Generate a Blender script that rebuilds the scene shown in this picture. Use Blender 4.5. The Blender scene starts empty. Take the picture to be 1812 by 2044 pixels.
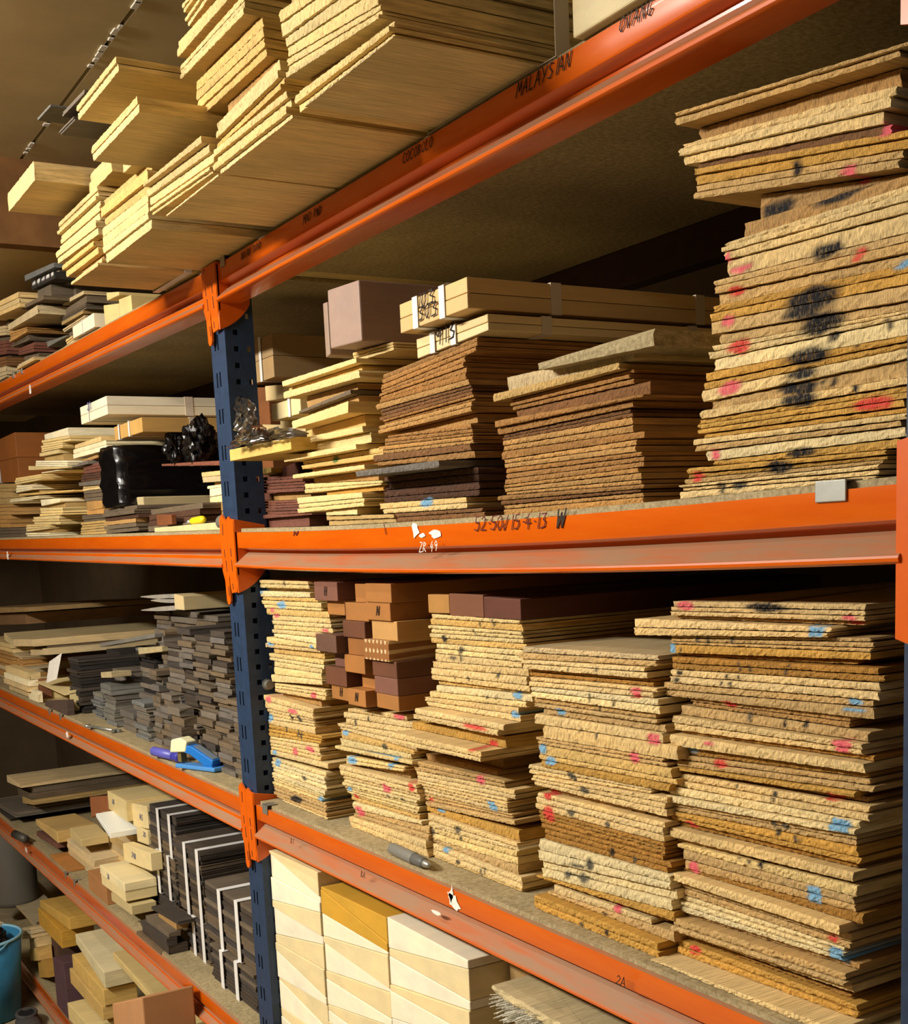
import bpy, bmesh, math, random
from mathutils import Vector, Matrix, noise
random.seed(7)
SC = bpy.context.scene
COL = SC.collection
# ------------------------------------------------------------------ camera
F, PX, PY = 2390.0, 888.5, 1424.2          # focal length and principal point, in pixels of the 1812 x 2044 frame
YAW, PITCH, ROLL = 1.0313, -0.1465, -0.0466
CAM = Vector((1.926, -0.739, 1.45))
_f = Vector((-math.sin(YAW)*math.cos(PITCH), math.cos(YAW)*math.cos(PITCH), math.sin(PITCH)))
_r = Vector((math.cos(YAW), math.sin(YAW), 0)); _u = _r.cross(_f)
R0 = _r*math.cos(ROLL) + _u*math.sin(ROLL)
U0 = -_r*math.sin(ROLL) + _u*math.cos(ROLL)
cd = bpy.data.cameras.new('camera'); cam = bpy.data.objects.new('camera', cd); COL.objects.link(cam)
cam.matrix_world = Matrix(((R0.x, U0.x, -_f.x, CAM.x), (R0.y, U0.y, -_f.y, CAM.y), (R0.z, U0.z, -_f.z, CAM.z), (0, 0, 0, 1)))
cd.sensor_fit = 'HORIZONTAL'; cd.sensor_width = 36; cd.lens = 36*F/1812
cd.shift_x = (906-PX)/1812; cd.shift_y = (PY-1022)/1812; cd.clip_start = .02
SC.camera = cam
def ray(px, py): return R0*((px-PX)/F) - U0*((py-PY)/F) + _f
def at(px, py, Y):
    d = ray(px, py); return CAM + d*((Y-CAM.y)/d.y)
def onz(px, py, z):
    d = ray(px, py); return CAM + d*((z-CAM.z)/d.z)
def onx(px, py, x):
    d = ray(px, py); return CAM + d*((x-CAM.x)/d.x)
# ------------------------------------------------------------------ world, lamps, exposure
w = bpy.data.worlds.new('world'); SC.world = w; w.use_nodes = True
w.node_tree.nodes['Background'].inputs[0].default_value = (1.0, .9, .75, 1)
w.node_tree.nodes['Background'].inputs[1].default_value = .10
def area(name, loc, rot, sx, sy, power, col=(1, .94, .84)):
    l = bpy.data.lights.new(name, 'AREA'); l.shape = 'RECTANGLE'; l.size = sx; l.size_y = sy; l.energy = power; l.color = col
    o = bpy.data.objects.new(name, l); o.location = loc; o.rotation_euler = rot; COL.objects.link(o); return o
area('aisle_tube_light', (.05, -1.9, 2.33), (math.radians(38), 0, 0), 1.2, .10, 86)
area('far_aisle_tube_light', (-2.3, -1.6, 2.33), (math.radians(36), 0, 0), 1.2, .10, 52)
area('near_row_tube_light', (-.05, -.92, 2.34), (math.radians(12), 0, 0), 1.2, .035, 9)
area('near_row_far_tube_light', (-2.15, -.84, 2.34), (math.radians(12), 0, 0), 1.2, .035, 11)
area('entrance_tube_light', (3.0, -1.3, 2.33), (math.radians(30), 0, 0), 1.0, .10, 4)
SC.view_settings.view_transform = 'Standard'; SC.view_settings.look = 'None'
SC.view_settings.gamma = 1; SC.view_settings.use_curve_mapping = False
SC.view_settings.exposure = 0.0
# ------------------------------------------------------------------ helpers
def lin(h):
    h = h.lstrip('#'); v = [int(h[i:i+2], 16)/255 for i in (0, 2, 4)]
    return tuple(c/12.92 if c <= .04045 else ((c+.055)/1.055)**2.4 for c in v)
def tag(o, label, cat, group=None):
    o['label'] = label; o['category'] = cat
    if group: o['group'] = group
    return o
def struct(o, label=None):
    o['kind'] = 'structure'
    if label: o['label'] = label
    return o
def empty(name, loc, rz=0):
    o = bpy.data.objects.new(name, None); o.location = loc; o.rotation_euler = (0, 0, rz); o.empty_display_size = .05
    COL.objects.link(o); return o
def mobj(name, me, mat, loc=(0, 0, 0), parent=None, color=None, rot=None):
    o = bpy.data.objects.new(name, me); COL.objects.link(o); o.location = loc
    if mat and not me.materials: me.materials.append(mat)
    if parent: o.parent = parent
    if color: o.color = (*color, 1)
    if rot: o.rotation_euler = rot
    return o
def pydata(v, f, smooth=False):
    me = bpy.data.meshes.new('mesh'); me.from_pydata([tuple(p) for p in v], [], f); me.update()
    bm = bmesh.new(); bm.from_mesh(me); bmesh.ops.recalc_face_normals(bm, faces=bm.faces); bm.to_mesh(me); bm.free()
    if smooth:
        for p in me.polygons: p.use_smooth = True
    return me
class MB:
    def __init__(s): s.v = []; s.f = []
    def add(s, v, f):
        k = len(s.v); s.v += [tuple(p) for p in v]; s.f += [tuple(i+k for i in q) for q in f]; return s
    def box(s, a, b):
        (x0, y0, z0), (x1, y1, z1) = a, b
        return s.add([(x0, y0, z0), (x1, y0, z0), (x1, y1, z0), (x0, y1, z0), (x0, y0, z1), (x1, y0, z1), (x1, y1, z1), (x0, y1, z1)],
                     [(0, 3, 2, 1), (4, 5, 6, 7), (0, 1, 5, 4), (1, 2, 6, 5), (2, 3, 7, 6), (3, 0, 4, 7)])
    def prism(s, poly, d):      # poly: 3D points, extruded by vector d
        n = len(poly); d = Vector(d)
        return s.add([tuple(p) for p in poly] + [tuple(Vector(p)+d) for p in poly],
                     [tuple(range(n)), tuple(range(2*n-1, n-1, -1))] + [(i, (i+1) % n, (i+1) % n+n, i+n) for i in range(n)])
    def tube(s, pts, rad, n=12, cap=True):
        pts = [Vector(p) for p in pts]; rings = []
        for i, p in enumerate(pts):
            d = (pts[min(i+1, len(pts)-1)] - pts[max(i-1, 0)]).normalized()
            a = d.orthogonal().normalized() if not rings else (rings[-1][1] - d*rings[-1][1].dot(d)).normalized()
            rings.append((p, a, d.cross(a)))
        v = []; f = []
        for i, (p, a, b) in enumerate(rings):
            r = rad[i] if isinstance(rad, (list, tuple)) else rad
            v += [p + a*(r*math.cos(2*math.pi*k/n)) + b*(r*math.sin(2*math.pi*k/n)) for k in range(n)]
        for i in range(len(pts)-1):
            f += [(i*n+k, i*n+(k+1) % n, (i+1)*n+(k+1) % n, (i+1)*n+k) for k in range(n)]
        if cap: f += [tuple(range(n)), tuple((len(pts)-1)*n+k for k in range(n))]
        return s.add(v, f)
    def mesh(s, smooth=False): return pydata(s.v, s.f, smooth)
def bevel(o, wd=.002, seg=2):
    m = o.modifiers.new('bevel', 'BEVEL'); m.width = wd; m.segments = seg; m.limit_method = 'ANGLE'; return o
# ------------------------------------------------------------------ materials
def nmat(name):
    m = bpy.data.materials.new(name); m.use_nodes = True; nt = m.node_tree
    return m, nt, nt.nodes['Principled BSDF']
def N(nt, t, **k):
    n = nt.nodes.new(t)
    for a, b in k.items(): setattr(n, a, b)
    return n
def mapping(nt, src, scale, off=None):
    m = N(nt, 'ShaderNodeMapping'); m.inputs['Scale'].default_value = scale; nt.links.new(src, m.inputs['Vector'])
    if off: nt.links.new(off, m.inputs['Location'])
    return m.outputs[0]
def noise_n(nt, vec, sc=1, det=3, rough=.6):
    n = N(nt, 'ShaderNodeTexNoise'); n.inputs['Scale'].default_value = sc; n.inputs['Detail'].default_value = det
    n.inputs['Roughness'].default_value = rough; nt.links.new(vec, n.inputs['Vector']); return n.outputs['Fac']
def ramp(nt, fac, a, b, lo=0., hi=1.):
    r = N(nt, 'ShaderNodeMapRange'); r.inputs[1].default_value = a; r.inputs[2].default_value = b
    r.inputs[3].default_value = lo; r.inputs[4].default_value = hi; nt.links.new(fac, r.inputs[0]); return r.outputs[0]
def math_n(nt, op, a, b):
    n = N(nt, 'ShaderNodeMath', operation=op)
    for i, x in enumerate((a, b)):
        if isinstance(x, (int, float)): n.inputs[i].default_value = x
        else: nt.links.new(x, n.inputs[i])
    return n.outputs[0]
def mix_c(nt, fac, a, b, mode='MIX'):
    n = N(nt, 'ShaderNodeMix', data_type='RGBA', blend_type=mode)
    for i, x in ((0, fac), (6, a), (7, b)):
        if isinstance(x, (int, float)): n.inputs[i].default_value = x
        elif isinstance(x, tuple): n.inputs[i].default_value = (*x, 1)
        else: nt.links.new(x, n.inputs[i])
    return n.outputs[2]
def wood_mat(name, grain=1.0, fine=1.0, bump=.35, rough=.75, spec=.25):
    m, nt, b = nmat(name)
    oi = N(nt, 'ShaderNodeObjectInfo'); tc = N(nt, 'ShaderNodeTexCoord')
    rnd = math_n(nt, 'MULTIPLY', oi.outputs['Random'], 37.0)
    big = noise_n(nt, mapping(nt, tc.outputs['Object'], (26, 3.2, 60), rnd), 1, 4)
    fib = noise_n(nt, mapping(nt, tc.outputs['Object'], (620, 18, 190), rnd), 1, 3, .7)
    blot = noise_n(nt, mapping(nt, tc.outputs['Object'], (9, 5, 14), rnd), 1, 3)
    v = math_n(nt, 'MULTIPLY', ramp(nt, big, .3, .7, 1-.11*grain, 1+.08*grain), ramp(nt, fib, .3, .7, 1-.30*fine, 1+.18*fine))
    v = math_n(nt, 'MULTIPLY', v, ramp(nt, blot, .3, .7, .86, 1.1))
    c = mix_c(nt, 1.0, oi.outputs['Color'], v, 'MULTIPLY')
    warm = mix_c(nt, ramp(nt, blot, .45, .75, 0, .35), c, mix_c(nt, 1.0, c, (.95, .78, .5), 'MULTIPLY'))
    pa = N(nt, 'ShaderNodeAttribute', attribute_name='paint'); pm = N(nt, 'ShaderNodeAttribute', attribute_name='pmask')
    thr = math_n(nt, 'MULTIPLY', pm.outputs['Fac'], ramp(nt, fib, .25, .6, .5, 1.2))
    cl = N(nt, 'ShaderNodeClamp'); nt.links.new(thr, cl.inputs[0])
    c2 = mix_c(nt, cl.outputs[0], warm, pa.outputs['Color'])
    nt.links.new(c2, b.inputs['Base Color'])
    b.inputs['Roughness'].default_value = rough; b.inputs['Specular IOR Level'].default_value = spec
    bp = N(nt, 'ShaderNodeBump'); bp.inputs['Strength'].default_value = bump; bp.inputs['Distance'].default_value = .002
    nt.links.new(fib, bp.inputs['Height']); nt.links.new(bp.outputs[0], b.inputs['Normal'])
    return m
M_ROUGH = wood_mat('rough_sawn_wood', .9, 1.15, .9)
M_WOOD = wood_mat('sawn_wood', .8, .55, .35)
M_DARK = wood_mat('dark_dusty_wood', 1.2, .9, .4, .7)
M_PLANE = wood_mat('planed_wood', .5, .2, .1, .55, .35)
def plain(name, col, rough=.6, metal=0., spec=.4, var=.0, vs=30, bump=0):
    m, nt, b = nmat(name); b.inputs['Roughness'].default_value = rough; b.inputs['Metallic'].default_value = metal
    b.inputs['Specular IOR Level'].default_value = spec
    if var:
        tc = N(nt, 'ShaderNodeTexCoord'); n = noise_n(nt, tc.outputs['Object'], vs, 5)
        nt.links.new(mix_c(nt, 1.0, col, ramp(nt, n, .3, .7, 1-var, 1+var), 'MULTIPLY'), b.inputs['Base Color'])
        if bump:
            bp = N(nt, 'ShaderNodeBump'); bp.inputs['Strength'].default_value = bump; bp.inputs['Distance'].default_value = .003
            nt.links.new(n, bp.inputs['Height']); nt.links.new(bp.outputs[0], b.inputs['Normal'])
    else: b.inputs['Base Color'].default_value = (*col, 1)
    return m
def beam_mat():
    m, nt, b = nmat('orange_beam_paint')
    tc = N(nt, 'ShaderNodeTexCoord'); ge = N(nt, 'ShaderNodeNewGeometry'); sx = N(nt, 'ShaderNodeSeparateXYZ')
    nt.links.new(ge.outputs['Normal'], sx.inputs[0])
    n = noise_n(nt, mapping(nt, tc.outputs['Object'], (7, 60, 60)), 1, 5, .65)
    up = ramp(nt, sx.outputs[2], .25, .6)
    d = math_n(nt, 'MULTIPLY', up, ramp(nt, n, .34, .58, .50, .92))   # dust lies on the faces that look upwards
    c0 = mix_c(nt, ramp(nt, n, .3, .7), lin('#c95306'), lin('#d4620a'))
    c = mix_c(nt, d, c0, lin('#94795e'))
    nt.links.new(c, b.inputs['Base Color'])
    nt.links.new(ramp(nt, d, 0, 1, .24, .5), b.inputs['Roughness'])
    b.inputs['Specular IOR Level'].default_value = .5; b.inputs['Coat Weight'].default_value = .15
    return m
M_BEAM = beam_mat()
M_CONN = plain('orange_connector_paint', lin('#d05a07'), .32, 0, .5, .06, 60)
M_BLUE = plain('blue_post_paint', lin('#22344e'), .5, 0, .4, .22, 70)
M_SLOT = plain('slot_shadow_steel', lin('#0d0f14'), .8)
M_CLIP = plain('galvanised_steel', lin('#a5a59d'), .38, .7, .5, .08, 90)
M_WHITE = plain('white_strap_plastic', lin('#dedcd8'), .4, 0, .5)
M_STRAPT = plain('frosted_strap_plastic', lin('#c9bba6'), .45, 0, .4)
M_PAPER = plain('torn_white_paper', lin('#e4ded2'), .8, 0, .2, .12, 120)
M_INK = plain('black_marker_ink', lin('#26180f'), .7)
M_INKB = plain('blue_marker_ink', lin('#3f4f8a'), .7)
M_REDINK = plain('dark_red_ink', lin('#5c1408'), .7)
def chip_mat():
    m, nt, b = nmat('chipboard'); tc = N(nt, 'ShaderNodeTexCoord')
    n = noise_n(nt, mapping(nt, tc.outputs['Object'], (220, 120, 220)), 1, 4, .75)
    n2 = noise_n(nt, tc.outputs['Object'], 5, 4)
    c = mix_c(nt, ramp(nt, n, .36, .66), lin('#857550'), lin('#b3a27a'))
    c = mix_c(nt, 1.0, c, ramp(nt, n2, .3, .7, .75, 1.12), 'MULTIPLY')
    nt.links.new(c, b.inputs['Base Color']); b.inputs['Roughness'].default_value = .85
    bp = N(nt, 'ShaderNodeBump'); bp.inputs['Strength'].default_value = .4; bp.inputs['Distance'].default_value = .001
    nt.links.new(n, bp.inputs['Height']); nt.links.new(bp.outputs[0], b.inputs['Normal']); return m
M_CHIP = chip_mat()
M_CEIL = plain('taupe_ceiling_board', lin('#c6b288'), .9, 0, .2, .14, 4, .1)
M_WALL = plain('dim_wall_plaster', lin('#6b5a45'), .9, 0, .2, .15, 5)
M_LINT = plain('brown_timber_beam', lin('#7d5630'), .7, 0, .3, .3, 12)
M_FLOOR = plain('dusty_concrete', lin('#a89878'), .85, 0, .3, .2, 14, .2)
# ------------------------------------------------------------------ shelves: height of the deck under every point
def shA(x): return 1.893 if x > 0 else 1.893 - .0218*x
def shB(x): return 1.473 - .0088*(1-((x-.7)/.66)**2) if x > .02 else 1.472 - .0161*x
def shC(x): return 1.0160 if x > 0 else 1.0155 - .0087*x
def shD(x): return .5705
def shE(x): return .085 - .006*x
DK = .006                                             # the deck boards stand this much above the beam edge
ONES = 'zero first second third fourth fifth sixth seventh eighth ninth tenth eleventh twelfth thirteenth fourteenth fifteenth sixteenth seventeenth eighteenth nineteenth'.split()
TENS = {2: ('twenty', 'twentieth'), 3: ('thirty', 'thirtieth'), 4: ('forty', 'fortieth'), 5: ('fifty', 'fiftieth'), 6: ('sixty', 'sixtieth'), 7: ('seventy', 'seventieth'), 8: ('eighty', 'eightieth')}
def ordn(k):
    if k < 20: return ONES[k]
    t, u = divmod(k, 10)
    return TENS[t][1] if u == 0 else TENS[t][0] + '-' + ONES[u]
# ------------------------------------------------------------------ one sawn board (front face sawn rough, long axis into the shelf)
PAINT = {'r': lin('#d9606a'), 'R': lin('#cc4038'), 'b': lin('#74a6c6'), 'k': lin('#15151a'), 'g': lin('#3f6b3a'), 'y': lin('#4a463c'), 'd': lin('#d8b98a'), 'w': lin('#d4d2cc')}
def smooth(t): t = max(0., min(1., t)); return t*t*(3-2*t)
def paint_at(paints, X, Z):
    col, m = (0, 0, 0), 0.
    for (cx, cz, w, h, c, soft) in paints:
        if c == 'dots':
            q = math.hypot((X*90) % 1-.5, (Z*75) % 1-.5); v = 1. if q < .26 and abs(X-cx) < w and abs(Z-cz) < h else 0; cc = PAINT['d']
        else:
            q = max(abs(X-cx)/w, abs(Z-cz)/h) if soft < .3 else math.hypot((X-cx)/w, (Z-cz)/h)
            q += .25*noise.noise(Vector((X*90, Z*90, cx*10)))
            v = smooth((1-q)/soft+.5); cc = PAINT[c]
        if v > m: m, col = v, cc
    return col, m
def board_mesh(W, L, zb0, zt0, zb1, zt1, rough, paints, X0, Z0, cell=.003, ragged=.0015):
    nx = max(4, min(130, int(W/cell))); nz = 3 if max(zt0-zb0, zt1-zb1) > .006 else 2
    if paints and max(zt0-zb0, zt1-zb1) > .02: nz = 24 if cell < .002 else 8
    sd = random.random()*100
    v = []; pa = []; pmk = []
    for j in range(nz+1):
        t = j/nz
        for i in range(nx+1):
            u = i/nx; x = -W/2 + W*u
            if 0 < i < nx: x += random.uniform(-.3, .3)*W/nx
            elif rough: x += random.uniform(-1, 1)*ragged
            u = (x+W/2)/W; zb = zb0+(zb1-zb0)*u; zt = zt0+(zt1-zt0)*u; z = zb+(zt-zb)*t
            y = 0.
            if rough:
                y = -rough*(random.random()*1.0 + .35*noise.noise(Vector((x*110, z*260, sd))))
                if j in (0, nz): z += (1 if j == 0 else -1)*random.random()*min(.0006, (zt-zb)*.12); y += rough*.4
            v.append((x, y, z))
            c, m = paint_at(paints, X0+x, Z0+z) if paints else ((0, 0, 0), 0.)
            pa.append((*c, 1.)); pmk.append(m)
    f = []
    for j in range(nz):
        for i in range(nx):
            a = j*(nx+1)+i; f.append((a, a+1, a+nx+2, a+nx+1))
    k = len(v)
    v += [(-W/2, L, zb0), (W/2, L, zb1), (W/2, L, zt1), (-W/2, L, zt0)]
    for _ in range(4): pa.append((0, 0, 0, 1)); pmk.append(0.)
    top = [nz*(nx+1)+i for i in range(nx+1)]; bot = list(range(nx+1))
    lf = [j*(nx+1) for j in range(nz+1)]; rt = [j*(nx+1)+nx for j in range(nz+1)]
    f += [tuple(top + [k+2, k+3]), tuple(bot[::-1] + [k, k+1]), tuple(lf[::-1][::-1] + [k+3, k]), tuple(rt[::-1] + [k+1, k+2]), (k+1, k, k+3, k+2)]
    me = bpy.data.meshes.new('mesh'); me.from_pydata(v, [], f); me.update()
    if paints and max(pmk) > .02:
        a = me.attributes.new('paint', 'FLOAT_COLOR', 'POINT'); a.data.foreach_set('color', [c for p in pa for c in p])
        b = me.attributes.new('pmask', 'FLOAT', 'POINT'); b.data.foreach_set('value', pmk)
        mk = max(range(len(pmk)), key=lambda i: pmk[i]); return me, (pa[mk][:3] if pmk[mk] > .55 else None)
    return me, None
HEX = {'P': '#dfc186', 'p': '#e6d09a', 'T': '#c4a26a', 't': '#b58d55', 'G': '#c59848', 'g': '#a87a36', 'Y': '#dfc588', 'y': '#d4b06a', 'B': '#a57842', 'b': '#7c5632', 'd': '#54392a',
       'r': '#74483a', 'c': '#efe2bb', 'w': '#f2ead4', 'k': '#463e37', 'K': '#2f2b28', 'e': '#74736d', 'n': '#6b5d4b', 'o': '#b46a2a', 'O': '#b98c50', 'm': '#6e3620', 'u': '#6f675d', 'a': '#cdb78c', 'v': '#b89a62'}
LOOK = {'P': 'cream', 'p': 'pale', 'T': 'tan', 't': 'dull tan', 'G': 'golden', 'g': 'dark golden', 'Y': 'yellow', 'y': 'deep yellow', 'B': 'reddish brown', 'b': 'brown', 'd': 'dark brown', 'r': 'dusky red',
        'c': 'ivory', 'w': 'white', 'k': 'dusty dark', 'K': 'blackish', 'e': 'grey', 'n': 'greyish brown', 'o': 'orange brown', 'O': 'light brown', 'm': 'maroon brown', 'u': 'greyish', 'a': 'beige', 'v': 'olive tan'}
PWORD = {'r': 'pink mark', 'R': 'red mark', 'b': 'blue mark', 'k': 'black mark', 'y': 'grey scrawl', 'g': 'green mark', 'd': 'pale dots', 'w': 'white scribble'}
def jit(c, a=.07):
    k = 1+random.uniform(-a, a); h = random.uniform(-a, a)*.4
    return (min(1, c[0]*k*(1+h)), min(1, c[1]*k), min(1, c[2]*k*(1-h*2)))
LAST = {}
def stack(ox, oy, s, Y, L, rows, name, cat, phrase, deck=None, group=None, mat=None, rough=.0013, marks=(), unit='board', root=None, cell=.003, colj=.08, dyj=.002, xj=.0025, fill=True, flat=0., fillc='t', xmin=-9.):
    """rows run from the top of the pile to its bottom, given where the front face of each board or run of boards is seen"""
    mat = mat or M_ROUGH
    paints = []
    for (x, y, ww, hh, c, soft) in marks:
        a = at(ox+(x-ww/2)/s, oy+(y)/s, Y); b = at(ox+(x+ww/2)/s, oy+(y)/s, Y)
        a2 = at(ox+x/s, oy+(y-hh/2)/s, Y); b2 = at(ox+x/s, oy+(y+hh/2)/s, Y)
        paints.append(((a.x+b.x)/2, (a2.z+b2.z)/2, abs(b.x-a.x)/2, abs(b2.z-a2.z)/2, c, soft))
    prev = deck; made = []; px0 = px1 = None
    for row in reversed(rows):
        n, xl, ytl, ybl, xr, ytr, ybr, c = row[:8]; dy = row[8] if len(row) > 8 else 0.
        Yf = Y+dy
        A = at(ox+xl/s, oy+ytl/s, Y); B = at(ox+xl/s, oy+ybl/s, Y); Cc = at(ox+xr/s, oy+ytr/s, Y); D = at(ox+xr/s, oy+ybr/s, Y)
        if dy: A, B, Cc, D = (at(ox+x/s, oy+y/s, Yf) for x, y in ((xl, ytl), (xl, ybl), (xr, ytr), (xr, ybr)))
        X0 = (A.x+B.x)/2; X1 = (Cc.x+D.x)/2
        zb0, zb1, zt0, zt1 = B.z, D.z, A.z, Cc.z
        if flat: mb_, mt_ = (zb0+zb1)/2, (zt0+zt1)/2; zb0 += (mb_-zb0)*flat; zb1 += (mb_-zb1)*flat; zt0 += (mt_-zt0)*flat; zt1 += (mt_-zt1)*flat
        if prev:
            p0, p1 = prev(X0), prev(X1); g0, g1 = zb0-p0, zb1-p1
            if fill and made and min(g0, g1) > .0 and max(g0, g1) > .006:
                made.append(dict(X0=max(X0, px0)+.006, X1=min(X1, px1)-.004, Y=max(Yf, made[-1]['Y'])+.012, l=(prev, (X0, zb0, X1, zb1)), c=fillc))
            else:
                zb0 = p0 if g0 <= .006 or not made or min(g0, g1) > .006 else zb0
                zb1 = p1 if g1 <= .006 or not made or min(g0, g1) > .006 else zb1
        mt = .0028*n
        zt0 = max(zt0, zb0+mt); zt1 = max(zt1, zb1+mt)
        cuts = [0.]
        for k in range(n): cuts.append(cuts[-1]+random.uniform(.8, 1.2))
        cuts = [q/cuts[-1] for q in cuts]
        for k in range(n):
            a, b = cuts[k], cuts[k+1]
            made.append(dict(X0=X0+random.uniform(-xj, xj), X1=X1+random.uniform(-xj, xj), Y=Yf+random.uniform(-dyj, dyj), c=c,
                             z=(zb0+(zt0-zb0)*a, zb0+(zt0-zb0)*b, zb1+(zt1-zb1)*a, zb1+(zt1-zb1)*b), ref=(X0, X1)))
        def prev(x, X0=X0, X1=X1, a=zt0, b=zt1): return a + (b-a)*(x-X0)/(X1-X0)
        px0, px1 = X0, X1
    LAST['top'] = prev; out = []; tot = len(made)
    for i, d in enumerate(made):
        X0, X1 = max(xmin, d['X0']), d['X1']
        if X1-X0 < .01: continue
        if 'l' in d:
            pf, (ax, az, bx, bz) = d['l']
            up = lambda x: az+(bz-az)*(x-ax)/(bx-ax)
            zz = (pf(X0), up(X0), pf(X1), up(X1))
            if min(zz[1]-zz[0], zz[3]-zz[2]) < .0015: continue
        else:
            r0, r1 = d['ref']; ex = lambda a, b, x: a+(b-a)*(x-r0)/(r1-r0)
            zb0, zt0, zb1, zt1 = d['z']; zz = (ex(zb0, zb1, X0), ex(zt0, zt1, X0), ex(zb0, zb1, X1), ex(zt0, zt1, X1))
        g = .0005
        cx = (X0+X1)/2; z0 = min(zz[0], zz[2])
        me, mk = board_mesh(X1-X0, L+random.uniform(-.03, .0), zz[0]-z0+g/2, zz[1]-z0-g/2, zz[2]-z0+g/2, zz[3]-z0-g/2, rough, paints, cx, z0, cell)
        o = mobj(name, me, mat, (cx, d['Y'], z0), root, jit(lin(HEX[d['c']]), colj))
        if root: o.location = Vector(o.location) - root.location
        else:
            m = ''
            if mk: m = ' with ' + next((PWORD[k] for k, q in PAINT.items() if sum(abs(q[t]-mk[t]) for t in range(3)) < .02), 'mark')
            tag(o, '%s %s%s, %s up, %s' % (LOOK[d['c']], unit, m, ordn(i+1), phrase), cat, group or phrase)
        out.append(o)
    return out
DIM = {}
def block(name, cat, label, px, Y, L, col, mat=None, group=None, rough=0, parent=None, marks=(), bev=.0012, dn=None):
    """px = (xl, ytl, ybl, xr, ytr, ybr) of its front face in the photograph's pixels; Y its distance, L its depth"""
    xl, ytl, ybl, xr, ytr, ybr = px
    A, B, C_, D = at(xl, ytl, Y), at(xl, ybl, Y), at(xr, ytr, Y), at(xr, ybr, Y)
    X0, X1 = (A.x+B.x)/2, (C_.x+D.x)/2
    zb0, zb1 = B.z, D.z
    if dn is not None: zb0 = dn(X0); zb1 = dn(X1)
    z0 = min(zb0, zb1)
    me, _ = board_mesh(X1-X0, L, zb0-z0, A.z-z0, zb1-z0, C_.z-z0, rough, marks, (X0+X1)/2, z0, .01)
    o = mobj(name, me, mat or M_PLANE, ((X0+X1)/2, Y, z0), parent, lin(HEX.get(col, col)))
    if bev and not rough: bevel(o, bev, 2)
    if label: tag(o, label, cat, group)
    DIM[o.name] = (X0, X1, z0, max(A.z, C_.z)); return o
GLY = {'0': [[(.3, 1), (.1, .8), (.06, .35), (.28, 0), (.5, .3), (.5, .8), (.3, 1)]], '1': [[(.3, 1), (.27, 0)]], '2': [[(.08, .8), (.3, 1), (.5, .8), (.42, .5), (.06, .03), (.58, .06)]],
 '3': [[(.08, .93), (.5, .95), (.24, .58), (.5, .42), (.46, .1), (.08, .04)]], '4': [[(.36, 1), (.06, .4), (.56, .4)], [(.42, .68), (.38, 0)]], '5': [[(.54, 1), (.16, .98), (.12, .6), (.4, .6), (.52, .32), (.38, .02), (.06, .08)]],
 '6': [[(.45, 1), (.12, .5), (.1, .15), (.3, 0), (.5, .2), (.4, .45), (.12, .35)]], '8': [[(.3, .55), (.1, .78), (.3, 1), (.5, .78), (.3, .55), (.06, .25), (.3, 0), (.54, .25), (.3, .55)]], '9': [[(.5, .78), (.3, 1), (.1, .75), (.28, .5), (.5, .78), (.44, 0)]],
 'A': [[(.0, 0), (.28, 1), (.56, 0)], [(.12, .38), (.45, .38)]], 'B': [[(.08, 0), (.08, 1), (.42, .85), (.1, .52), (.5, .28), (.08, 0)]], 'C': [[(.5, .85), (.25, 1), (.06, .6), (.1, .15), (.3, 0), (.52, .15)]], 'D': [[(.08, 0), (.1, 1), (.5, .7), (.5, .3), (.08, 0)]],
 'G': [[(.5, .85), (.25, 1), (.06, .6), (.1, .15), (.35, 0), (.52, .3), (.3, .4)]], 'H': [[(.06, 0), (.08, 1)], [(.5, 0), (.5, 1)], [(.07, .5), (.5, .55)]], 'I': [[(.3, 1), (.3, 0)]], 'L': [[(.1, 1), (.08, .02), (.5, .06)]],
 'M': [[(.0, 0), (.08, 1), (.28, .35), (.5, 1), (.58, 0)]], 'N': [[(.04, 0), (.08, 1), (.48, .0), (.52, 1)]], 'O': [[(.3, 1), (.08, .7), (.1, .2), (.3, 0), (.52, .3), (.5, .75), (.3, 1)]], 'R': [[(.06, 0), (.1, 1), (.48, .8), (.1, .5), (.54, 0)]],
 'S': [[(.5, .88), (.25, 1), (.1, .75), (.46, .35), (.3, .02), (.06, .1)]], 'T': [[(.02, 1), (.58, 1)], [(.3, 1), (.28, 0)]], 'V': [[(.04, 1), (.26, 0), (.54, 1)]], 'W': [[(.0, 1), (.12, 0), (.3, .8), (.42, 0), (.6, 1)]], 'Y': [[(.04, 1), (.28, .5)], [(.54, 1), (.2, 0)]],
 'Z': [[(.06, 1), (.52, 1), (.04, 0), (.56, .02)]], '·': [[(.26, .5), (.34, .46)]], '√': [[(.0, .45), (.14, .0), (.4, 1)]], '~': [[(.0, .3), (.14, .5), (.38, .28), (.56, .5)]], '\\': [[(.05, 1), (.5, 0)]]}
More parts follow.
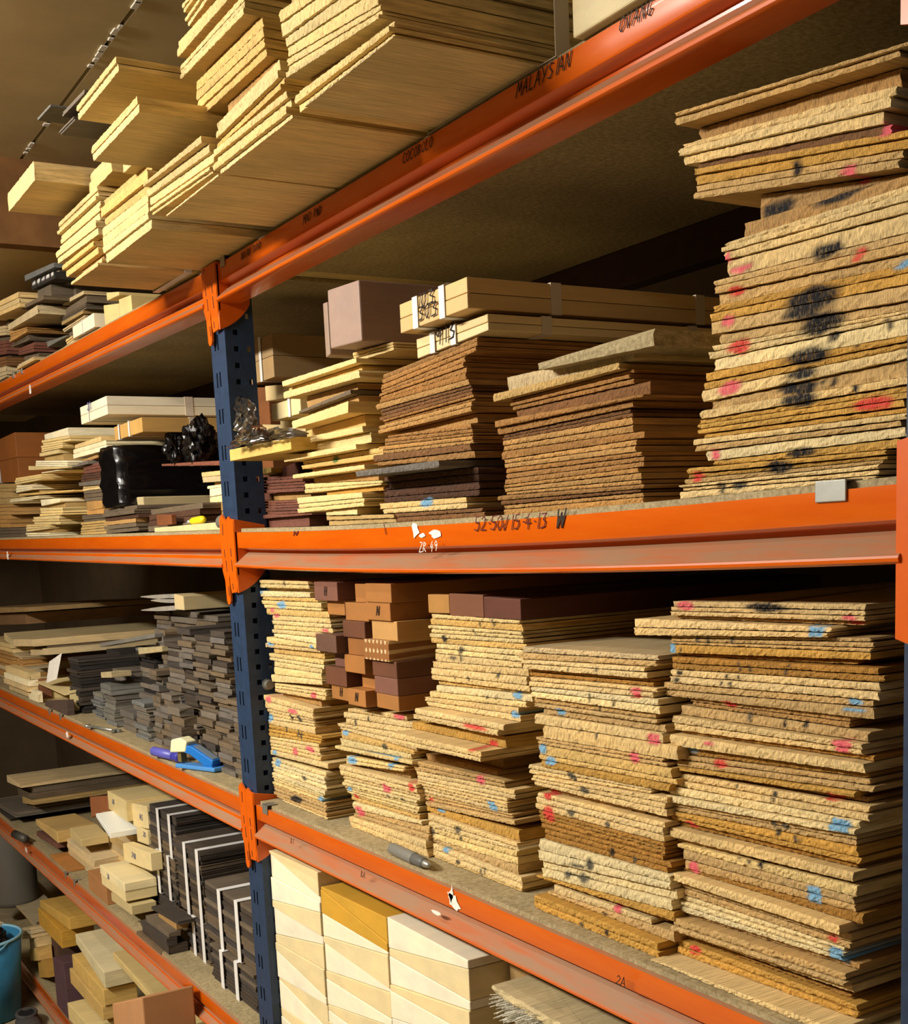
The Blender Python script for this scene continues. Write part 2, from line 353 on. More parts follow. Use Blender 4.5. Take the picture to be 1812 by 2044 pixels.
def text(body, loc, size, mat, parent=None, name='handwriting', rot=(math.pi/2, 0, 0), shear=.15, bold=.0, sx=1.):
    rr = random.Random(hash(body) % 997 if False else len(body)*31+sum(map(ord, body))); v = []; f = []; x0 = 0.; wd = size*.065+bold
    for ch in body:
        if ch == ' ': x0 += .45*size; continue
        for st in GLY.get(ch, []):
            st = [(x0+(p*.85+q*shear+rr.uniform(-.03, .03))*size*sx, (q*.72+rr.uniform(-.02, .02))*size) for p, q in st]
            for (ax, az), (bx, bz) in zip(st, st[1:]):
                d = Vector((bx-ax, bz-az)); l = max(d.length, 1e-6); d /= l; n = Vector((-d.y, d.x))*wd/2; e = d*wd*.35; k = len(v)
                for p in ((ax-e.x-n.x, az-e.y-n.y), (bx+e.x-n.x, bz+e.y-n.y), (bx+e.x+n.x, bz+e.y+n.y), (ax-e.x+n.x, az-e.y+n.y)): v.append((p[0], p[1], .0))
                for p in v[k:k+4]: v.append((p[0], p[1], .0003))
                f += [(k, k+1, k+2, k+3), (k+4, k+5, k+6, k+7), (k, k+1, k+5, k+4), (k+1, k+2, k+6, k+5), (k+2, k+3, k+7, k+6), (k+3, k, k+4, k+7)]
        x0 += (.36 if ch in '1I·' else .58)*size*sx
    o = mobj(name, pydata(v, f), mat, loc, None, None, rot)
    if parent: o.parent = parent; o.location = Vector(loc) - parent.location
    return o
def child(name, mb, mat, parent, smooth=False, color=None):   # mb in world coordinates
    o = mobj(name, mb.mesh(smooth), mat, (0, 0, 0), parent, color); o.location = -parent.location; return o
# ------------------------------------------------------------------ the room
XL, XR, YB = -2.62, 1.41, .86
struct(mobj('floor', MB().box((-5.2, -3.2, -.1), (3.6, 1.0, 0)).mesh(), M_FLOOR))
struct(mobj('wall_back', MB().box((-5.2, YB, 0), (3.6, YB+.08, 2.5)).mesh(), M_WALL))
struct(mobj('wall_left', MB().box((-5.28, -3.2, 0), (-5.2, YB, 2.5)).mesh(), M_WALL))
struct(mobj('wall_right', MB().box((3.6, -3.2, 0), (3.68, YB, 2.5)).mesh(), M_WALL))
struct(mobj('wall_front', MB().box((-5.2, -3.28, 0), (3.6, -3.2, 2.5)).mesh(), plain('pale_wall_paint', lin('#b5a88c'), .9, 0, .2, .06, 3)))
struct(mobj('ceiling', MB().box((-1.2, .016, 2.40), (3.6, YB, 2.44)).box((-1.2, -3.2, 2.40), (3.6, .008, 2.44)).box((-5.2, -3.2, 2.2), (-1.9, YB, 2.24)).mesh(), M_CEIL))
tr = MB()
for k in range(60):                                   # torn sealing strip hanging along the joint between two ceiling boards
    x = -1.15+k*.03 + random.uniform(-.01, .01)
    if random.random() < (.75 if k > 18 else .2): tr.box((x, .006+random.uniform(-.003, .002), 2.3975), (x+random.uniform(.012, .034), .013+random.uniform(0, .003), 2.40))
struct(mobj('trim_1', tr.mesh(), M_PAPER))
struct(mobj('trim_2', MB().box((-1.2, .005, 2.412), (3.6, .02, 2.43)).mesh(), M_SLOT))
struct(mobj('trim_3', MB().box((-1.25, -3.2, 2.20), (-1.2, YB, 2.42)).mesh(), M_LINT))          # timber beam at the end of the ceiling
struct(mobj('trim_4', MB().box((-1.9, -3.2, 2.20), (-1.25, YB, 2.24)).mesh(), M_CEIL))
struct(mobj('trim_5', MB().box((-2.0, -3.2, 1.96), (-1.9, YB, 2.24)).mesh(), M_LINT))
# ------------------------------------------------------------------ racking
PROF = [(0, 0), (0, -.0235), (.001, -.0255), (.005, -.0275), (.016, -.029), (.017, -.0335), (.0065, -.0355), (.0055, -.0370), (.0050, -.0425), (.0040, -.0440), (-.0045, -.0498), (-.0065, -.0508), (-.0075, -.0530), (-.0070, -.0555), (-.0045, -.0572), (.0, -.0578), (.034, -.0578), (.036, -.056), (.036, -.002), (.034, 0)]
PROF_R = PROF[:3] + [(.005, -.0275), (.017, -.029), (.0175, -.0330), (.0120, -.0362), (-.0045, -.0496), (-.0068, -.0510)] + PROF[-9:]
M_SHADEB = plain('shade_darkened_beam_paint', lin('#3a2416'), .6, 0, .3, .2, 30)  # rear beams: the shade at the back is put into this dark colour
def beam(label, x0, x1, zf, y=0, flip=False):
    prof = PROF_R if x0 > 0 else PROF
    n = 16; v = []; f = []; m = len(prof)
    for i in range(n+1):
        x = x0+(x1-x0)*i/n
        for (py, pz) in prof: v.append((x-x0, -py if flip else py, zf(x)+pz-zf(x0)))
    for i in range(n):
        for k in range(m): f.append((i*m+k, (i+1)*m+k, (i+1)*m+(k+1) % m, i*m+(k+1) % m))
    f += [tuple(range(m)), tuple(n*m+k for k in range(m))]
    e = empty('shelf_beam', (x0, y, zf(x0))); tag(e, label, 'beam', None)
    r = mobj('beam_rail', pydata(v, f), M_SHADEB if flip else M_BEAM, (0, 0, 0), e)
    me = r.data
    for p in me.polygons: p.use_smooth = True
    r.modifiers.new('split', 'EDGE_SPLIT').split_angle = math.radians(28)
    return e
def connector(e, side, z, slot=True):
    """end plate hooked into the slots of the upright; side +1: plate at the left end of a right-hand beam, -1: right end of a left-hand beam"""
    o = e.location; mb = MB(); cap = .0045 if z > 1.8 else 1.
    if side > 0:
        poly = [(.0215, .018), (.030, .026), (.0395, .021), (.054, .021), (.056, 0), (.056, -.07), (.050, -.098), (.026, -.100), (.0215, -.085)]
    else:
        poly = [(-.009, .024), (.002, .031), (.012, .025), (.0210, .020), (.0210, -.068), (.018, -.076), (.018, -.112), (.013, -.118), (.005, -.118), (.001, -.112), (-.001, -.078), (-.009, -.062)]
    mb.prism([(x, -.0045, z+min(q, cap)) for x, q in poly], (0, .0035, 0))
    child('end_plate', mb, M_CONN, e)
    if side > 0:
        g = MB(); pts = [(.052, -.0045, .021), (.052, .05, .01), (.052, .05, -.058)]
        for k in range(1, 9):
            t = k/8; pts.append((.052, .05-.0545*t, -.058-.042*(t**.75) - .004*math.sin(math.pi*t)))
        g.prism([(x, y, z+min(q, cap)) for x, y, q in pts], (.004, 0, 0))
        gl = child('side_gusset', g, M_CONN, e); bevel(gl, .001, 2)
    sm = MB()
    if slot:
        for (dx, q0, q1) in ([(-.001, -.003, .016 if z < 1.8 else .003), (.0, -.026, -.040), (.0045, -.045, -.064), (.0075, -.088, -.104)] if side < 0 else [(.0285, -.026, -.040), (.0295, -.045, -.064), (.027, -.084, -.094)]):
            sm.prism([(dx+.004, -.0048, z+q0), (dx+.0062, -.0048, z+q0), (dx+.0078, -.0048, z+q1), (dx+.0056, -.0048, z+q1)], (0, .0006, 0))
        child('hook_slot', sm, M_SLOT, e)
B = {}
for key, zf, lbl in (('A', shA, 'top shelf'), ('B', shB, 'second shelf'), ('C', shC, 'third shelf with the pen'), ('D', shD, 'fourth shelf')):
    if key != 'D' or True:
        B[key+'r'] = beam('orange step beam along the front of the %s right of the middle post' % lbl, .054, 1.35, zf); connector(B[key+'r'], 1, zf(0.03))
    B[key+'l'] = beam('orange step beam along the front of the %s left of the middle post' % lbl, XL, -.006, zf); connector(B[key+'l'], -1, zf(-.01))
B['El'] = beam('dusty red beam of the lowest shelf just above the floor on the left', XL, -.006, shE)
# right-hand plates of the right bay, at the edge of the picture
for key, zf in (('A', shA), ('B', shB), ('C', shC)):
    mb = MB().prism([(1.346, -.0045, zf(1.35)+q) if False else (1.346+x, -.0045, zf(1.35)+q) for x, q in ((0, .030), (.03, .036), (.032, -.10), (.02, -.118), (0, -.112))], (0, .0035, 0))
    child('end_plate', mb, M_CONN, B[key+'r'])
for key, zf in (('A', shA), ('B', shB), ('C', shC)):
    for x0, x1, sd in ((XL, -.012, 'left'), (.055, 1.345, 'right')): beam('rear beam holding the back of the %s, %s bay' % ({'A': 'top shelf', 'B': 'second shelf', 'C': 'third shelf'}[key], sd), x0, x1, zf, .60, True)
def sheet(us, vs, solid, fn):
    v = []; idx = {}; f = []
    def P(i, j):
        if (i, j) not in idx: idx[(i, j)] = len(v); v.append(fn(us[i], vs[j]))
        return idx[(i, j)]
    for i in range(len(us)-1):
        for j in range(len(vs)-1):
            if solid(i, j): f.append((P(i, j), P(i+1, j), P(i+1, j+1), P(i, j+1)))
    return v, f
def upright(x, label, top=1.896):
    e = empty('rack_post', (x, .004, 0)); tag(e, label, 'post', 'blue slotted rack posts')
    W_, D_ = .060, .050; per = .0585; nper = int(top/per)
    vs = [0]
    for k in range(nper): vs += [k*per+.012, k*per+.036, k*per+.058]
    us = [0, .013, .0185, .0265, .032, W_]
    v, f = sheet(us, vs, lambda i, j: not (i in (1, 3) and j % 3 == 1), lambda a, b: (a, 0, b))
    o = mobj('front_face', pydata(v, f), M_BLUE, (0, 0, 0), e); o.modifiers.new('t', 'SOLIDIFY').thickness = .002
    per2 = .0258; vs = [0]
    for k in range(int(top/per2)): vs += [k*per2+.006, k*per2+.0145]
    us = [0, .014, .0225, .037, .043, D_]
    v, f = sheet(us, vs, lambda i, j: not (j % 2 == 1 and (i == 1 or (i == 3 and (j//2) % 2 == 0))), lambda a, b: (W_, a, b))
    o = mobj('side_face', pydata(v, f), M_BLUE, (0, 0, 0), e); o.modifiers.new('t', 'SOLIDIFY').thickness = -.002
    v, f = sheet([0, D_], [0, top], lambda i, j: True, lambda a, b: (0, a, b))
    o = mobj('side_face', pydata(v, f), M_BLUE, (0, 0, 0), e); o.modifiers.new('t', 'SOLIDIFY').thickness = .002
    mobj('return_lip', MB().box((.0, D_-.002, 0), (.015, D_, top)).box((W_-.012, D_-.002, 0), (W_, D_, top)).mesh(), M_BLUE, (0, 0, 0), e)
    mobj('foot_plate', MB().box((-.02, -.02, 0), (W_+.02, D_+.03, .005)).mesh(), M_BLUE, (0, 0, 0), e)
    return e
post = upright(-.0085, 'blue slotted steel post in the middle, joining the two bays')
upright(1.3495, 'blue slotted steel post at the right edge of the picture')
bolt = MB().tube([(.056, .036, 1.218), (.066, .036, 1.218)], .0075, 14); child('bolt_head', bolt, M_CLIP, post)
child('bolt_washer', MB().tube([(.0525, .036, 1.218), (.056, .036, 1.218)], .0095, 16), M_CLIP, post)
for x in (-.0085, 1.3495):
    o = mobj('rear_post', MB().box((0, 0, 0), (.06, .05, 1.88)).mesh(), M_BLUE, (x, .64, 0)); tag(o, 'plain blue rear post of the rack behind the %s front post' % ('middle' if x < 0 else 'right'), 'post')
o = mobj('diagonal_brace', MB().tube([(.06, .69, 1.20), (.42, .69, 1.46)], .008, 8).mesh(), M_CLIP); tag(o, 'thin grey brace rod at the back behind the third shelf', 'brace')
def deck(label, x0, x1, zf, y0=.007, y1=.62):
    n = 12; v = []; f = []
    for i in range(n+1):
        x = x0+(x1-x0)*i/n; z = zf(x)+DK
        v += [(x-x0, y0, z-zf(x0)), (x-x0, y1, z-zf(x0)), (x-x0, y1, z-.0058-zf(x0)), (x-x0, y0, z-.0058-zf(x0))]
    for i in range(n):
        for k in range(4): f.append((i*4+k, i*4+(k+1) % 4, i*4+4+(k+1) % 4, i*4+4+k))
    f += [(3, 2, 1, 0), tuple(n*4+k for k in range(4))]
    o = mobj('shelf_deck', pydata(v, f), M_CHIP, (x0, 0, zf(x0))); tag(o, label, 'shelf board'); return o
for key, zf, lbl in (('A', shA, 'top shelf'), ('B', shB, 'second shelf'), ('C', shC, 'third shelf'), ('D', shD, 'fourth shelf')):
    deck('thin chipboard deck lying on the %s beams, right bay' % lbl, .058, 1.345, zf)
    deck('thin chipboard deck lying on the %s beams, left bay' % lbl, XL, -.012, zf)
deck('thin chipboard deck of the lowest shelf by the floor, left bay', XL, -.012, shE)
dA = lambda x: shA(x)+DK+.0004
dB = lambda x: shB(x)+DK+.0004
dC = lambda x: shC(x)+DK+.0004
dD = lambda x: shD(x)+DK+.0004
dE = lambda x: shE(x)+DK+.0004
# metal clips that hook the deck to the beam
def clip(px, py, zf, w_, label):
    p = onz(px, py, zf(onz(px, py, shC(0)).x)) if False else at(px, py, 0)
    x = p.x; z = zf(x)
    mb = MB().box((-w_/2, -.0022, -.0085), (w_/2, -.0004, DK+.0022)).box((-w_/2, -.0022, DK+.0006), (w_/2, .018, DK+.0022))
    o = mobj('deck_clip', mb.mesh(), M_CLIP, (x, 0, z)); bevel(o, .0010, 3); tag(o, label, 'clip', 'metal deck clips')
clip(1660, 976, shB, .030, 'large galvanised deck clip on the second shelf beam, right side')
clip(530, 1612, shC, .020, 'galvanised deck clip beside the middle post on the third shelf beam')
clip(446, 530, shA, .018, 'dull deck clip on the top shelf beam beside the middle post')
clip(100, 1427, shC, .014, 'left one of two small clips on the third shelf beam, left bay')
clip(122, 1438, shC, .014, 'right one of two small clips on the third shelf beam, left bay')
clip(132, 1754, shD, .014, 'upper of two small clips on the fourth shelf beam, left bay')
clip(150, 1768, shD, .014, 'lower of two small clips on the fourth shelf beam, left bay')
clip(27, 746, shA, .014, 'left of two little clips on the top shelf beam, far left')
clip(44, 738, shA, .014, 'right of two little clips on the top shelf beam, far left')
# torn stickers, paint dabs and handwriting on the beams
def scrap(px, py, Y, w_, h_, parent, mat=M_PAPER, name='torn_sticker', seed=1, tilt=0):
    rr = random.Random(seed); p = at(px, py, Y); pts = []
    for k in range(11):
        a = 2*math.pi*k/11; q = rr.uniform(.55, 1.1); x = w_/2*q*math.cos(a); z = h_/2*q*math.sin(a)
        pts.append((p.x+x*math.cos(tilt)-z*math.sin(tilt), Y, p.z+x*math.sin(tilt)+z*math.cos(tilt)))
    child(name, MB().prism(pts, (0, .0004, 0)), mat, parent)
scrap(828, 1058, -.0012, .020, .022, B['Br'], seed=3, tilt=.3); scrap(843, 1068, -.0012, .018, .007, B['Br'], seed=4); scrap(868, 1066, -.0012, .030, .010, B['Br'], seed=5)
scrap(906, 1800, -.0012, .034, .020, B['Cr'], seed=8, tilt=-.7); scrap(900, 1788, -.0012, .012, .030, B['Cr'], seed=9, tilt=-.3)
scrap(870, 1822, -.0088, .03, .006, B['Cr'], seed=11)
scrap(60, 778, -.0088, .026, .026, B['Al'], seed=14, tilt=.2); scrap(15, 1108, -.0088, .030, .026, B['Bl'], seed=15); scrap(134, 1467, -.0088, .030, .022, B['Cl'], seed=16)
scrap(52, 1697, -.0088, .030, .022, B['Dl'], seed=17)
def note(body, px, py, parent, size, mat=M_INK, px2=None, y=-.0012, bold=.0):
    p = at(px, py, y); t = 0
    if px2:
        q = at(*px2, y); t = -math.atan2(q.z-p.z, q.x-p.x)
    text(body, (p.x, y, p.z), size, mat, parent, 'handwriting', (math.pi/2, t, 0), .2, bold)
note('52·50√15·4·13', 946, 1060, B['Br'], .0215, M_REDINK, (1110, 1053)); note('W', 1110, 1053, B['Br'], .025, M_INK, bold=.0006)
note('~', 585, 1078, B['Br'], .034, M_REDINK); note('\\', 764, 1066, B['Br'], .020, M_REDINK)
note('MALAYSIAN', 1030, 196, B['Ar'], .0180, M_INK, (1145, 128)); note('COCOBOLO', 803, 328, B['Ar'], .0150, M_INK, (876, 285))
note('MAD RWD', 605, 448, B['Ar'], .0150, M_INK, (700, 392)); note('INDIAN  BAND', 480, 520, B['Ar'], .0130, M_INK, (560, 470)); note('OVANG', 1234, 66, B['Ar'], .0160, M_INK, (1310, 22))
note('BA', 720, 1750, B['Cr'], .012, M_INK, (760, 1768), -.0085); note('DT', 580, 1683, B['Cr'], .012, M_INK, (600, 1692), -.0085); note('2A', 1228, 1963, B['Cr'], .014, M_INK, (1260, 1977), -.0085)
note('ZR 49', 836, 1102, B['Br'], .016, M_PAPER, (890, 1098), -.0085)
# ================================================================== third shelf, right bay: five rough-sawn piles
RB = 'board'
stack(1300, 1180, 3.624, .045, .55, [
 (3, 150, 70, 190, 1530, 90, 215, 'P'), (1, 165, 190, 212, 1545, 215, 250, 't', .006), (2, -110, 195, 300, 1295, 255, 330, 'P', -.008),
 (3, 150, 318, 385, 1615, 335, 445, 'T'), (1, 125, 380, 450, 1560, 440, 490, 'G'), (1, 190, 450, 470, 1510, 490, 535, 'g', .008), (2, 158, 470, 562, 1660, 552, 660, 'g'),
 (2, 150, 565, 655, 1660, 662, 785, 'P'), (1, 80, 655, 710, 1615, 788, 840, 'T'), (1, 90, 712, 752, 1615, 842, 895, 'T'),
 (2, 300, 770, 820, 1430, 900, 1010, 't', .006), (1, 245, 820, 885, 1600, 1012, 1065, 'T', .008), (2, 170, 895, 1000, 1530, 1098, 1190, 'P'),
 (1, 230, 1000, 1030, 1640, 1190, 1245, 'g', .008), (1, 140, 1030, 1085, 1560, 1245, 1300, 'P', -.004), (1, 220, 1112, 1175, 1580, 1305, 1360, 'g', .004),
 (2, 190, 1178, 1262, 1590, 1362, 1445, 'T'), (1, 200, 1264, 1290, 1500, 1446, 1488, 'G'), (1, 215, 1290, 1312, 1575, 1490, 1552, 't', .008), (2, 185, 1314, 1402, 1565, 1552, 1655, 'P'),
 (2, 115, 1405, 1510, 1490, 1660, 1755, 'p', -.004), (2, 120, 1514, 1582, 1490, 1758, 1845, 'T'), (2, 140, 1585, 1655, 1505, 1850, 1955, 'G'),
 (1, 210, 1655, 1702, 1475, 1958, 2028, 'g', .006), (1, 125, 1705, 1768, 1470, 2034, 2090, 'P', -.004), (1, 200, 1774, 1818, 1470, 2090, 2128, 't', .004), (1, 205, 1820, 1864, 1495, 2130, 2200, 'Y'),
 (2, 235, 1866, 2008, 1450, 2205, 2325, 'T'), (1, 235, 2009, 2032, 1540, 2330, 2378, 'g', .004), (1, 155, 2034, 2070, 1360, 2412, 2470, 'P', -.010),
 (2, 210, 2080, 2160, 1440, 2480, 2570, 'T'), (3, 140, 2168, 2290, 1395, 2578, 2685, 'p'), (1, 210, 2290, 2320, 1520, 2690, 2750, 't', .008),
 (2, 145, 2358, 2430, 1400, 2765, 2845, 'T', -.010), (1, 180, 2432, 2468, 1470, 2848, 2908, 'P'), (1, 185, 2478, 2508, 1460, 2918, 2970, 'g', .010),
 (2, 180, 2512, 2592, 1480, 2995, 3080, 'G'), (1, -5, 2666, 2722, 1340, 3170, 3235, 'P', -.030)],
 'rough_board', RB, 'rightmost pile on the pen shelf', dC, marks=[
 (240, 105, 120, 70, 'r', .5), (820, 118, 270, 70, 'k', .35), (1430, 195, 110, 40, 'r', .4), (1440, 230, 110, 36, 'R', .4), (1245, 290, 110, 78, 'b', .2), (150, 415, 46, 76, 'b', .2),
 (210, 415, 14, 60, 'y', .3), (345, 345, 22, 70, 'y', .4), (415, 345, 22, 70, 'y', .4), (595, 355, 24, 70, 'y', .4), (640, 540, 22, 80, 'y', .4), (705, 560, 22, 60, 'y', .4), (1000, 540, 20, 40, 'y', .4), (965, 585, 30, 40, 'y', .4),
 (200, 590, 40, 30, 'k', .5), (195, 640, 40, 34, 'k', .5), (545, 618, 24, 36, 'k', .5), (628, 620, 24, 36, 'k', .5), (515, 668, 22, 36, 'k', .5), (580, 672, 22, 36, 'k', .5),
 (1470, 800, 110, 60, 'b', .3), (1470, 858, 170, 40, 'b', .4), (545, 820, 90, 50, 'R', .5), (680, 915, 40, 70, 'y', .3), (930, 955, 26, 70, 'k', .3), (1080, 975, 30, 70, 'k', .3),
 (1395, 1105, 150, 60, 'r', .35), (1375, 1150, 110, 40, 'r', .4), (450, 1095, 70, 40, 'r', .5), (290, 1150, 80, 44, 'b', .5), (490, 1250, 100, 60, 'R', .5), (1300, 1492, 110, 60, 'R', .4), (890, 1480, 30, 70, 'y', .4), (620, 1420, 20, 50, 'y', .4),
 (1390, 1690, 130, 90, 'b', .2), (270, 1690, 80, 50, 'R', .4), (890, 1680, 40, 60, 'y', .4), (970, 1700, 60, 50, 'y', .4), (920, 1740, 40, 60, 'y', .4), (1050, 1790, 40, 70, 'y', .4),
 (640, 1920, 30, 60, 'k', .4), (710, 1950, 26, 60, 'y', .4), (795, 1975, 40, 70, 'k', .4), (300, 2005, 70, 90, 'r', .4), (1170, 2200, 100, 120, 'b', .25), (1310, 2510, 90, 60, 'R', .4), (1340, 2632, 100, 100, 'b', .2),
 (165, 2390, 40, 60, 'R', .3), (900, 2740, 20, 50, 'k', .3), (1075, 2805, 22, 50, 'k', .3), (315, 2595, 90, 70, 'R', .4), (105, 2722, 70, 50, 'b', .3)])
stack(1000, 1240, 4.53, .035, .55, [
 (1, 190, 228, 278, 1410, 305, 358, 'a'), (1, 165, 280, 332, 1400, 358, 410, 'T'), (2, 190, 345, 420, 1305, 412, 515, 'P', -.004), (2, 255, 425, 490, 1390, 518, 598, 'g', .004), (2, 265, 500, 572, 1400, 600, 682, 'P'),
 (2, 285, 590, 682, 1445, 702, 830, 'p', -.003), (2, 300, 682, 762, 1400, 832, 912, 'T'), (1, 395, 775, 832, 1500, 930, 1010, 'T', .006), (1, 305, 832, 932, 1450, 1010, 1120, 'P'), (1, 400, 940, 1042, 1590, 1122, 1238, 'P'),
 (2, 335, 1045, 1112, 1490, 1240, 1322, 'T'), (1, 345, 1112, 1198, 1535, 1325, 1422, 'y'), (1, 340, 1200, 1250, 1575, 1425, 1468, 'y'), (1, 365, 1252, 1290, 1520, 1470, 1522, 'G'), (2, 250, 1292, 1382, 1340, 1510, 1572, 'P'),
 (3, 295, 1385, 1482, 1500, 1585, 1740, 'P'), (1, 440, 1489, 1530, 1300, 1695, 1762, 't', .010), (3, 330, 1540, 1695, 1475, 1812, 1998, 'P'), (4, 360, 1704, 1870, 1480, 2000, 2170, 'g'), (2, 415, 1874, 1950, 1530, 2174, 2280, 'g'),
 (2, 345, 1964, 2140, 1525, 2294, 2420, 'p', -.004), (2, 380, 2159, 2292, 1565, 2424, 2620, 'p'), (1, 330, 2290, 2350, 1560, 2622, 2662, 'G'), (1, 480, 2359, 2382, 1500, 2662, 2692, 'g', .008), (1, 470, 2384, 2436, 1350, 2692, 2772, 'P'),
 (1, 440, 2438, 2466, 1575, 2800, 2925, 'T', .004), (2, 310, 2469, 2540, 1440, 2914, 2978, 'G', -.010)],
 'rough_board', RB, 'pile with a bare flat top', dC, marks=[
 (1230, 628, 120, 60, 'r', .3), (1250, 680, 80, 24, 'R', .4), (525, 818, 80, 70, 'b', .3), (1385, 1055, 110, 90, 'r', .25), (1215, 1230, 90, 90, 'r', .4), (380, 1155, 70, 90, 'b', .35), (450, 1262, 100, 80, 'b', .35),
 (625, 1395, 70, 60, 'y', .5), (660, 1425, 40, 40, 'y', .5), (760, 1530, 100, 60, 'y', .5), (425, 1575, 70, 80, 'R', .5), (440, 1745, 100, 130, 'R', .5), (640, 1735, 60, 60, 'y', .4), (830, 690, 16, 90, 'y', .4), (1050, 740, 16, 120, 'y', .4), (885, 780, 24, 60, 'k', .5),
 (720, 985, 16, 60, 'y', .4), (870, 1040, 18, 60, 'y', .4), (630, 420, 14, 50, 'y', .4), (885, 430, 14, 80, 'y', .4), (1010, 2080, 40, 80, 'k', .5), (1215, 2150, 40, 60, 'y', .5), (720, 2200, 120, 40, 'y', .5), (830, 2190, 70, 110, 'y', .5), (610, 2290, 70, 60, 'y', .5), (750, 2320, 100, 60, 'y', .5),
 (1040, 2605, 70, 80, 'r', .3), (800, 2725, 40, 40, 'y', .5), (1025, 2800, 34, 60, 'k', .5), (925, 2650, 60, 24, 'k', .5), (970, 1835, 40, 60, 'y', .5)])
K3 = stack(780, 1180, 5.6625, .050, .55, [
 (1, 470, 252, 302, 1450, 326, 372, 'Y'), (1, 445, 302, 368, 1480, 372, 448, 'y'), (3, 450, 378, 520, 1500, 456, 592, 'Y'), (1, 450, 522, 578, 1550, 594, 662, 'y'), (2, 520, 590, 692, 1500, 664, 790, 'Y'), (1, 520, 700, 788, 1500, 800, 872, 'P'),
 (3, 475, 790, 992, 1560, 874, 1140, 'P'), (1, 530, 1000, 1058, 1570, 1142, 1168, 'y', .004), (1, 510, 1060, 1130, 1600, 1170, 1250, 'p'), (1, 450, 1130, 1190, 1530, 1250, 1312, 'Y'), (2, 400, 1192, 1290, 1470, 1314, 1470, 'P'),
 (1, 270, 1318, 1385, 1265, 1500, 1566, 'P', -.022), (1, 270, 1388, 1442, 1215, 1568, 1640, 'P', -.022), (1, 245, 1470, 1550, 1290, 1645, 1755, 'G', -.010), (2, 20, 1592, 1715, 1010, 1812, 1934, 'P', -.042),
 (1, 420, 1829, 1890, 1220, 2030, 2062, 't', .012), (2, 290, 1914, 2020, 1310, 2140, 2228, 'T'), (2, 310, 2028, 2130, 1415, 2242, 2340, 'P'), (2, 320, 2130, 2200, 1335, 2340, 2416, 'P'), (2, 330, 2190, 2270, 1305, 2414, 2515, 'P'),
 (2, 365, 2274, 2360, 1380, 2518, 2580, 'T', .003), (1, 400, 2364, 2420, 1425, 2588, 2650, 'T'), (1, 415, 2420, 2490, 1435, 2700, 2795, 'G', .002), (2, 410, 2510, 2630, 1420, 2850, 2916, 'P', -.004), (2, 470, 2664, 2790, 1440, 2930, 3080, 'Y'),
 (1, 480, 2790, 2822, 1445, 3086, 3170, 'T', .002), (2, 475, 2840, 2990, 1480, 3230, 3390, 'P', -.002), (1, 510, 3000, 3050, 1505, 3400, 3485, 'y')],
 'rough_board', RB, 'pile topped by three brown blocks', dC, marks=[
 (610, 540, 60, 90, 'k', .6), (795, 665, 60, 90, 'y', .5), (720, 755, 80, 50, 'y', .5), (805, 765, 24, 70, 'y', .4), (945, 470, 22, 80, 'y', .4), (1160, 360, 24, 80, 'y', .4), (1000, 370, 24, 60, 'y', .4), (885, 990, 24, 80, 'y', .4), (725, 970, 20, 70, 'y', .4), (1230, 950, 40, 50, 'y', .5),
 (1425, 1180, 100, 80, 'b', .3), (1410, 1395, 90, 80, 'b', .3), (1085, 1195, 26, 40, 'k', .5), (1190, 1205, 26, 40, 'k', .5), (1130, 1515, 250, 50, 'R', .7), (1235, 1715, 100, 90, 'R', .3), (300, 1412, 50, 40, 'k', .5), (1030, 2130, 100, 100, 'r', .45), (1140, 2425, 90, 100, 'b', .25), (450, 2362, 50, 50, 'R', .5),
 (550, 2480, 90, 50, 'b', .4), (775, 2690, 70, 90, 'y', .5), (800, 2790, 30, 60, 'y', .5), (645, 2925, 70, 60, 'b', .4), (780, 3060, 50, 60, 'y', .5), (1040, 3190, 24, 120, 'y', .4), (1080, 3160, 20, 80, 'y', .4), (480, 2730, 40, 90, 'y', .6)])
K2 = stack(500, 1400, 4.53, .045, .55, [
 (1, 880, 62, 92, 1400, 118, 172, 'P'), (2, 855, 92, 192, 1500, 190, 300, 'P'), (2, 797, 196, 242, 1490, 302, 438, 'P'), (1, 835, 262, 322, 1480, 440, 472, 'y'), (1, 815, 330, 382, 1450, 474, 532, 'Y'), (1, 775, 396, 430, 1470, 534, 576, 'Y', -.004),
 (2, 870, 490, 562, 1390, 588, 636, 'Y'), (2, 820, 570, 662, 1510, 748, 832, 'P', -.003), (2, 850, 664, 722, 1530, 832, 892, 'P'), (2, 845, 726, 788, 1510, 892, 950, 'Y'), (2, 880, 790, 830, 1520, 952, 1010, 'Y'), (2, 910, 832, 892, 1520, 1012, 1082, 'y'),
 (1, 930, 905, 942, 1540, 1084, 1122, 'p', -.003), (2, 940, 970, 1032, 1620, 1132, 1252, 'T'), (2, 900, 1034, 1092, 1600, 1256, 1375, 'P', -.003)],
 'rough_board', RB, 'short pile under the brown bricks', dC, marks=[
 (1340, 140, 100, 50, 'r', .4), (860, 285, 50, 50, 'b', .4), (945, 190, 20, 60, 'y', .4), (1075, 160, 18, 70, 'y', .4), (1220, 410, 50, 50, 'y', .5), (920, 530, 90, 60, 'b', .45), (1270, 565, 60, 80, 'b', .35), (1345, 515, 40, 30, 'b', .4), (1480, 770, 60, 80, 'R', .35), (1240, 780, 70, 80, 'r', .5),
 (895, 792, 40, 40, 'b', .4), (960, 856, 50, 40, 'R', .5), (990, 990, 70, 90, 'r', .5), (1250, 860, 20, 40, 'y', .5), (1385, 890, 40, 30, 'y', .5)])
